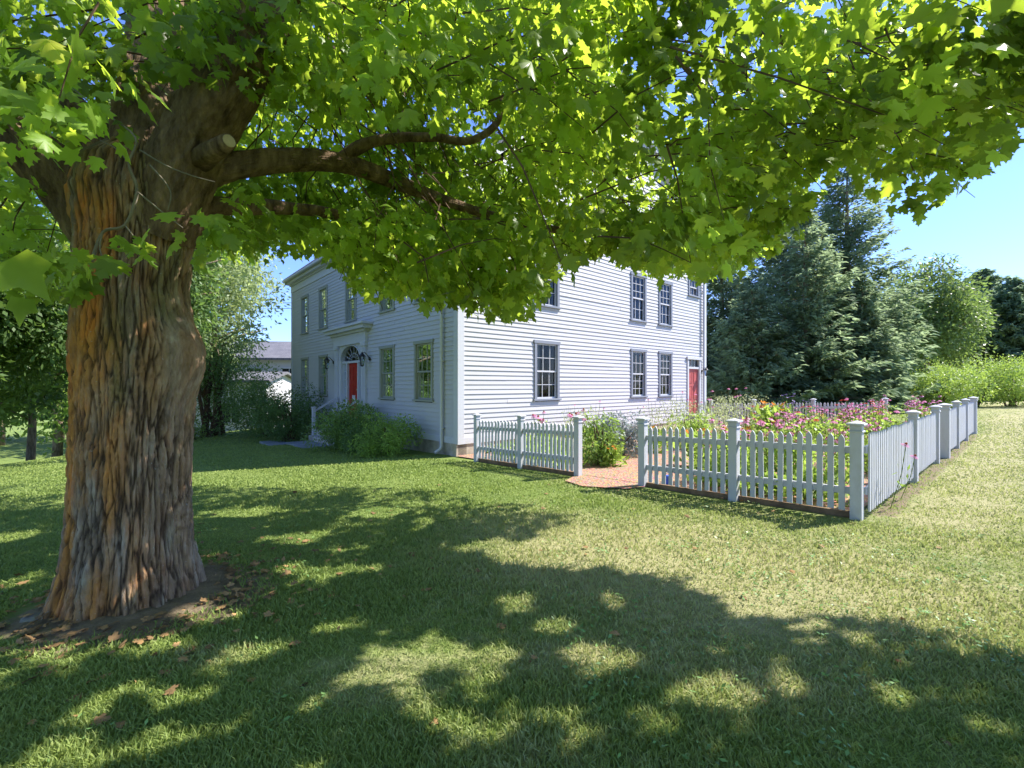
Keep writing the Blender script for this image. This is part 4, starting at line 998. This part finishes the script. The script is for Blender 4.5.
spread(pk, [(7.2, 7.3, 1.05), (7.3, 6.3, 1.1)], ['thin pink flowers behind the middle of the left fence section', 'thin pink flowers behind the left fence close to the garden gap'])
shrub('rose_bush', 7.4, 5.75, 1.25, 1.12, 1900, .085, M['leaf_mid'], 'bushy green plant inside the garden gap', seed=31, clumps=24, cat='shrub')
shrub('sage_bush', 8.6, 6.15, 1.4, 1.1, 5200, .07, M['sage'], 'grey blue sage bush behind the garden gap', seed=32, clumps=24)
shrub('shrub', 10.8, 5.6, 1.5, .95, 2400, .075, M['leaf_lime'], 'bright green mounded shrub in the middle of the garden', seed=33, clumps=24)
# stray coneflowers growing through the side fence
def stray(u_, h, label):
    x, y = uv2(u_, 1.12); g = gz(x, y); root = empty('stray_coneflower', (x, y, g), label, 'flower'); m = MB()
    top = Vector((x, y, g+h))-vV*.14; m.tube([Vector((x, y, g)), Vector((x, y, g+h*.55))-vV*.10, top], .004, 5); m.build('stem', M['leaf_mid'], root)
    o = bpy.data.objects.new('blossom', BL['pink']); COL.objects.link(o); o.parent = root; o.location = top-root.location; o.rotation_euler = (.4, .2, 0)
    n_ = 5; r = np.random.default_rng(int(u_*10)); v, t_, k = place_leaves(LO, np.array([Vector((x, y, g+h*.3*(1+i*.3)))-vV*.07 for i in range(n_)]), rnd_dirs(n_, .2, r), rnd_dirs(n_, 1, r), np.full(n_, .09)); tri_mesh('leaves', v, t_, M['leaf_mid'], root, attrs={'tint': r.random(len(v))})
stray(6.9, .78, 'single pink coneflower leaning through the side fence nearest the corner post'); stray(7.5, .58, 'lower pink coneflower poking through the side fence')
# blue watering can-like bucket by the gate post
x, y = uv2(6.42, 3.72); g = gz(x, y); m = MB(); m.tube([(x, y, g+.01), (x, y, g+.02), (x, y, g+.15), (x, y, g+.155)], [.055, .06, .075, .08], 16); bk = empty('bucket', (x, y, g), 'small blue bucket behind the picket fence at the garden gap', 'bucket')
m.build('pail', M['blue'], bk, smooth=True); m = MB(); m.tube([(x-.078, y, g+.14), (x-.05, y-.02, g+.19), (x, y-.03, g+.21), (x+.05, y-.02, g+.19), (x+.078, y, g+.14)], .004, 5); m.build('handle', M['blue'], bk)

# ------------------------------------------------------------------ background trees
def broad_tree(x, y, h, w_, mat, label, name='leafy_tree', n=9000, size=.28, clumps=60, seed=1, base=.25, trunk_r=.2, lean=0, group=None, shell=.4):
    g = gz(x, y); root = empty(name, (x, y, g), label, 'tree', group); r = random.Random(seed)
    c0 = g+h*base; ch = h*(1-base)
    v, t, a = blob_leaves(n, (x+lean, y, c0+ch/2), (w_/2*.85, w_/2*.85, ch/2*.9), size, LO, clumps, seed=seed, shell=shell, jit=.5)
    tri_mesh('crown', v, t, mat, root, attrs={'tint': a})
    m = MB(); p = [Vector((x, y, g-.3)), Vector((x+.1, y, g+h*.2)), Vector((x+lean*.5-.1, y, g+h*.5)), Vector((x+lean, y, g+h*.85))]
    m.tube(p, [trunk_r*1.25, trunk_r, trunk_r*.6, trunk_r*.15], 10, jit=.2)
    for k in range(12):
        f = r.uniform(.25, .8); b_ = p[0].lerp(p[3], f); a_ = r.uniform(0, 6.28); L = w_*.4*r.uniform(.5, 1)
        e = b_+Vector((math.cos(a_)*L, math.sin(a_)*L, L*.5)); m.tube([b_, (b_+e)/2+Vector((0, 0, L*.08)), e], [trunk_r*.35, trunk_r*.2, .02], 6)
    m.build('trunk', M['barkplain'], root, smooth=True)
def conifer(x, y, h, w_, mat, label, name='spruce_tree', seed=1, layers=34, size=.34, base=.04, dens=1., bare=0):
    g = gz(x, y); root = empty(name, (x, y, g), label, 'tree'); r = np.random.default_rng(seed)
    P, D, N, S, Tn = [], [], [], [], []
    m = MB(); m.tube([(x, y, g-.3), (x, y, g+h*.5), (x, y, g+h*.98)], [.02*h, .012*h, .01], 9)
    for i in range(layers):
        f = i/(layers-1); z = g+h*(base+(1-base)*f**.95)
        R_ = w_/2*(1-f)**.72+.15; nb = int(8+11*(1-f))
        for k in range(nb):
            a = r.uniform(0, 6.28); L = R_*r.uniform(.62, 1.12); rise = L*(.05+.35*f); sag = .12*L*(1-f)
            n = int((16+L*26)*dens)
            s = r.random(n)**.7; tw_ = r.uniform(0, 1)
            bx, by = math.cos(a), math.sin(a)
            wid = (.30*L*(1-s)+.12)*r.normal(size=n)*.55
            px_ = x+bx*L*s-by*wid; py_ = y+by*L*s+bx*wid; pz = z+rise*s-sag*np.sin(s*3.0)-np.abs(wid)*.25+r.normal(size=n)*.08+.18*s*s*L*.3
            P.append(np.stack([px_, py_, pz], 1)); d = np.stack([bx*np.ones(n)*.9-by*np.sign(wid)*.6, by*np.ones(n)*.9+bx*np.sign(wid)*.6, -.12+.25*r.normal(size=n)], 1)+r.normal(size=(n, 3))*.22
            D.append(d); nn = r.normal(size=(n, 3))*.35; nn[:, 2] += 1; N.append(nn); S.append(size*r.uniform(.6, 1.3, n)*(1-.35*f)); Tn.append(np.clip(tw_*.5+.5*r.random(n), 0, 1))
            if k % 3 == 0: m.tube([(x, y, z), (x+bx*L*.85, y+by*L*.85, z+rise*.85-sag*.5)], [.03, .01], 4, cap=False)
    P, D, N, S, Tn = map(np.concatenate, (P, D, N, S, Tn)); 
    pr = (LN[0]*np.array([1.9, 1, 1]), LN[1])
    v, t, k = place_leaves(pr, P, D, N, S*1.1)
    tri_mesh('crown', v, t, mat, root, attrs={'tint': np.repeat(Tn, k)}); m.build('trunk', M['barkplain'], root)
# spruces on the right
def wx(px, Y): return (px-512)/F*Y
conifer(wx(785, 30), 30, 15.4, 11, M['spruce'], 'dark spruce just right of the house, left of the tallest spruce', seed=41)
conifer(wx(847, 29), 29, 16.6, 8.8, M['spruce'], 'tallest blue green spruce behind the garden', seed=42, layers=40)
conifer(wx(722, 34), 34, 14, 9.5, M['spruce'], 'shaded spruce partly hidden by the rear house corner', seed=43)
conifer(wx(805, 25.5), 25.5, 11.3, 7.4, M['spruce'], 'shorter spruce in front, between the two tall ones', seed=45, layers=26)
conifer(wx(862, 25.5), 25.5, 7.6, 4.0, M['spruce'], 'low broad spruce at the right end of the spruce group', seed=46, layers=24)
conifer(wx(752, 25), 25, 7.0, 6.2, M['spruce'], 'low spruce behind the back fence near the side door', seed=47, layers=22)
broad_tree(wx(926, 36), 36, 12.2, 8.6, M['leaf_tree'], 'rounded yellow green leafy tree right of the spruces', seed=51, n=30000, size=.27, base=.08, clumps=80)
broad_tree(wx(900, 40), 40, 11.5, 7, M['leaf_tree'], 'leafy tree peeking between the spruce and the rounded tree', seed=52, n=7000, size=.4, base=.1)
conifer(wx(985, 44), 44, 12.4, 11, M['pine'], 'feathery dark pine behind the clipped hedge', name='pine_tree', seed=53, size=.5, layers=34, dens=1.8)
conifer(wx(1045, 46), 46, 12.0, 12, M['pine'], 'pine cut by the right edge of the view', name='pine_tree', seed=54, size=.5, layers=34, dens=1.8)
broad_tree(wx(1120, 40), 40, 9, 9, M['leaf_tree'], 'leafy tree beyond the right edge behind the hedge', seed=55, n=6000, size=.4, base=.05)
conifer(wx(955, 52), 52, 13.5, 9, M['pine'], 'distant pine between the rounded tree and the feathery pine', name='pine_tree', seed=56, size=.7, layers=20)
for i, (a, Y, w_, h, lb) in enumerate(((938, 27, 5.2, 2.6, 'left mound of the lime green hedge at the end of the lawn'), (972, 28.5, 5.6, 3.2, 'middle mound of the lime green hedge at the end of the lawn'), (1015, 28, 5.8, 3.1, 'right mound of the lime green hedge at the end of the lawn'), (1075, 28, 5.6, 2.5, 'hedge mound farthest right at the lawn end'))):
    shrub('hedge', 0, 0, w_, h, 12000, .12, M['hedge'], lb, 'hedge', 48, seed=60+i, group='hedge mounds at the end of the lawn', px=(wx(a, Y), Y))
# low dark thicket behind so no horizon line shows
for i, a in enumerate(range(700, 1150, 45)):
    broad_tree(wx(a, 60+(i*37 % 9)), 60+(i*37 % 9), 9+(i*13 % 4), 10, M['leaf_dark'], 'dark woodland tree far behind the spruces and hedge', name='woodland_tree', n=1800, size=.8, clumps=26, seed=80+i, base=.0, trunk_r=.3, group='far woodland trees on the right')
broad_tree(wx(962, 41), 41, 11.2, 7.5, M['leaf_tree'], 'leafy tree filling in between the rounded tree and the feathery pine', seed=57, n=14000, size=.32, base=.05, clumps=60)
conifer(wx(1012, 40), 40, 10.6, 8, M['pine'], 'shorter pine in front of the feathery one at the right edge', name='pine_tree', seed=58, size=.5, layers=30, dens=1.6)
for k_ in ('spruce', 'pine'): M[k_].node_tree.nodes['Principled BSDF'].inputs['Specular IOR Level'].default_value = .05
# left side
broad_tree(wx(30, 19), 19, 9.5, 6.5, M['leaf_dark'], 'dense dark tree directly behind the left edge of the maple trunk', seed=68, n=12000, size=.2, base=.12, clumps=60, trunk_r=.13)
broad_tree(-14.0, 21.5, 11.5, 7.4, M['leaf_pale'], 'pale sunlit tree between the old maple and the white house', seed=61, n=19000, size=.20, base=.22, clumps=85, trunk_r=.16)
broad_tree(-16.5, 13.6, 9.5, 7.5, M['leaf_dark'], 'dark leafy tree at the far left behind the old maple', seed=62, n=112000, size=.2, base=.17, clumps=80, trunk_r=.13)
broad_tree(-21, 17.5, 10, 9, M['leaf_mid'], 'tall leafy tree at the left lawn edge', seed=63, n=19000, size=.25, base=.1, clumps=60)
broad_tree(-13.5, 17.5, 9.5, 5.5, M['leaf_dark'], 'slender dark tree half hidden by the old maple trunk', seed=64, n=17500, size=.2, base=.3, clumps=60, trunk_r=.14)
broad_tree(-27, 27, 12, 11, M['leaf_lime'], 'bright green tree beyond the slope at far left', seed=65, n=7000, size=.36, base=.0, clumps=50)
broad_tree(-20.5, 29, 10, 8, M['leaf_pale'], 'light green tree down the slope behind the old maple', seed=66, n=6000, size=.34, base=.05, clumps=50)
broad_tree(-34, 24, 13, 12, M['leaf_dark'], 'large dark tree at the left edge beyond the slope', seed=67, n=6000, size=.45, base=.0, clumps=50)
for i, a in enumerate((-60, -30, 0, 60, 125, 185)):
    Y = 40+(i*29 % 8); broad_tree(wx(a, Y), Y, 13, 13, (M['leaf_mid'], M['leaf_dark'])[i % 2], 'distant woodland tree beyond the slope on the left', name='woodland_tree', n=2600, size=.7, clumps=34, seed=100+i, base=.0, trunk_r=.3, group='far woodland trees on the left')
# off-frame neighbours that stand left of the photographed spot and reflect in the front windows / shade the lawn
for i, (x, y, w_, h, bl) in enumerate(((-10.5, 12.5, 3.4, 7.5, .35),)):
    broad_tree(x, y, h, w_, M['leaf_mid'], 'young leafy tree on the slope just left of the maple trunk', seed=70+i, n=4500, size=.16, base=bl, clumps=50, trunk_r=.09)
# ------------------------------------------------------------------ neighbouring buildings
def gable_house(x, y, L, Wd, top, rh, rz, label, wins, roofmat=M['roof']):
    g = gz(x, y); eh = top-rh-g; root = empty('neighbour_house', (x, y, g), label, 'house'); c, s = math.cos(rz), math.sin(rz)
    dx, dy = Vector((c, s, 0)), Vector((-s, c, 0)); O = Vector((x, y, g)); fr_ = (O, dx, -dy)
    m = MB(); m.box(fr_, -L/2, L/2, -Wd/2, Wd/2, -.5, eh)
    for e in (-1, 1):
        q_ = [O+dx*(e*(L/2-.01))+dy*(-Wd/2)+Vector((0, 0, eh)), O+dx*(e*(L/2-.01))+dy*(Wd/2)+Vector((0, 0, eh)), O+dx*(e*(L/2-.01))+Vector((0, 0, eh+rh))]; m.prism(q_, -dx*e*.1)
    m.build('walls', M['white'], root)
    m = MB()
    for e in (-1, 1):
        ov = .35; pr = [(e*(Wd/2+ov), eh-ov*rh/(Wd/2)), (0, eh+rh), (0, eh+rh+.15), (e*(Wd/2+ov), eh-ov*rh/(Wd/2)+.15)]
        m.prism([O+dx*(-L/2-.3)+dy*a+Vector((0, 0, z+.02)) for a, z in pr], dx*(L+.6))
    m.build('roof', roofmat, root)
    for (a, z0, w_, h) in wins:
        m = MB(); m.box(fr_, a-w_/2-.08, a+w_/2+.08, Wd/2, Wd/2+.05, z0-.08, z0); m.box(fr_, a-w_/2-.08, a+w_/2+.08, Wd/2, Wd/2+.05, z0+h, z0+h+.08)
        m.box(fr_, a-w_/2-.08, a-w_/2, Wd/2, Wd/2+.05, z0, z0+h); m.box(fr_, a+w_/2, a+w_/2+.08, Wd/2, Wd/2+.05, z0, z0+h); m.box(fr_, a-.02, a+.02, Wd/2, Wd/2+.04, z0, z0+h)
        W = m.build('window', M['trim'], root); m = MB(); m.box(fr_, a-w_/2, a+w_/2, Wd/2, Wd/2+.01, z0, z0+h); m.build('pane', M['dark'], W)  # pane itself coloured near-black like an unlit inside
gable_house(-21.5, 38, 12, 8, CZ+3.5, 1.5, .15, 'white neighbouring house with grey roof seen beyond the bushes', [(-4, 1, 1, 1.4), (-1.5, 3.8, 1, 1.4), (1.5, 3.8, 1, 1.4), (4, 3.8, 1, 1.4), (-4, 3.8, 1, 1.4)])
gable_house(-18.5, 29.5, 7, 5, CZ+.7, .5, .1, 'low white outbuilding behind the tall bush', [(-2, .8, .9, 1.1), (1.5, .8, .9, 1.1)])
# utility wire
m = MB()
for h in (0, .5): m.tube([Vector((-40+80*t_*.5, 44-6*t_, 9.6+h-1.2*math.sin(math.pi*t_))) for t_ in np.linspace(0, 1, 16)], .02, 4)
tag(m.build('utility_wire', M['black']), 'thin black overhead wires crossing behind the house', 'wire')
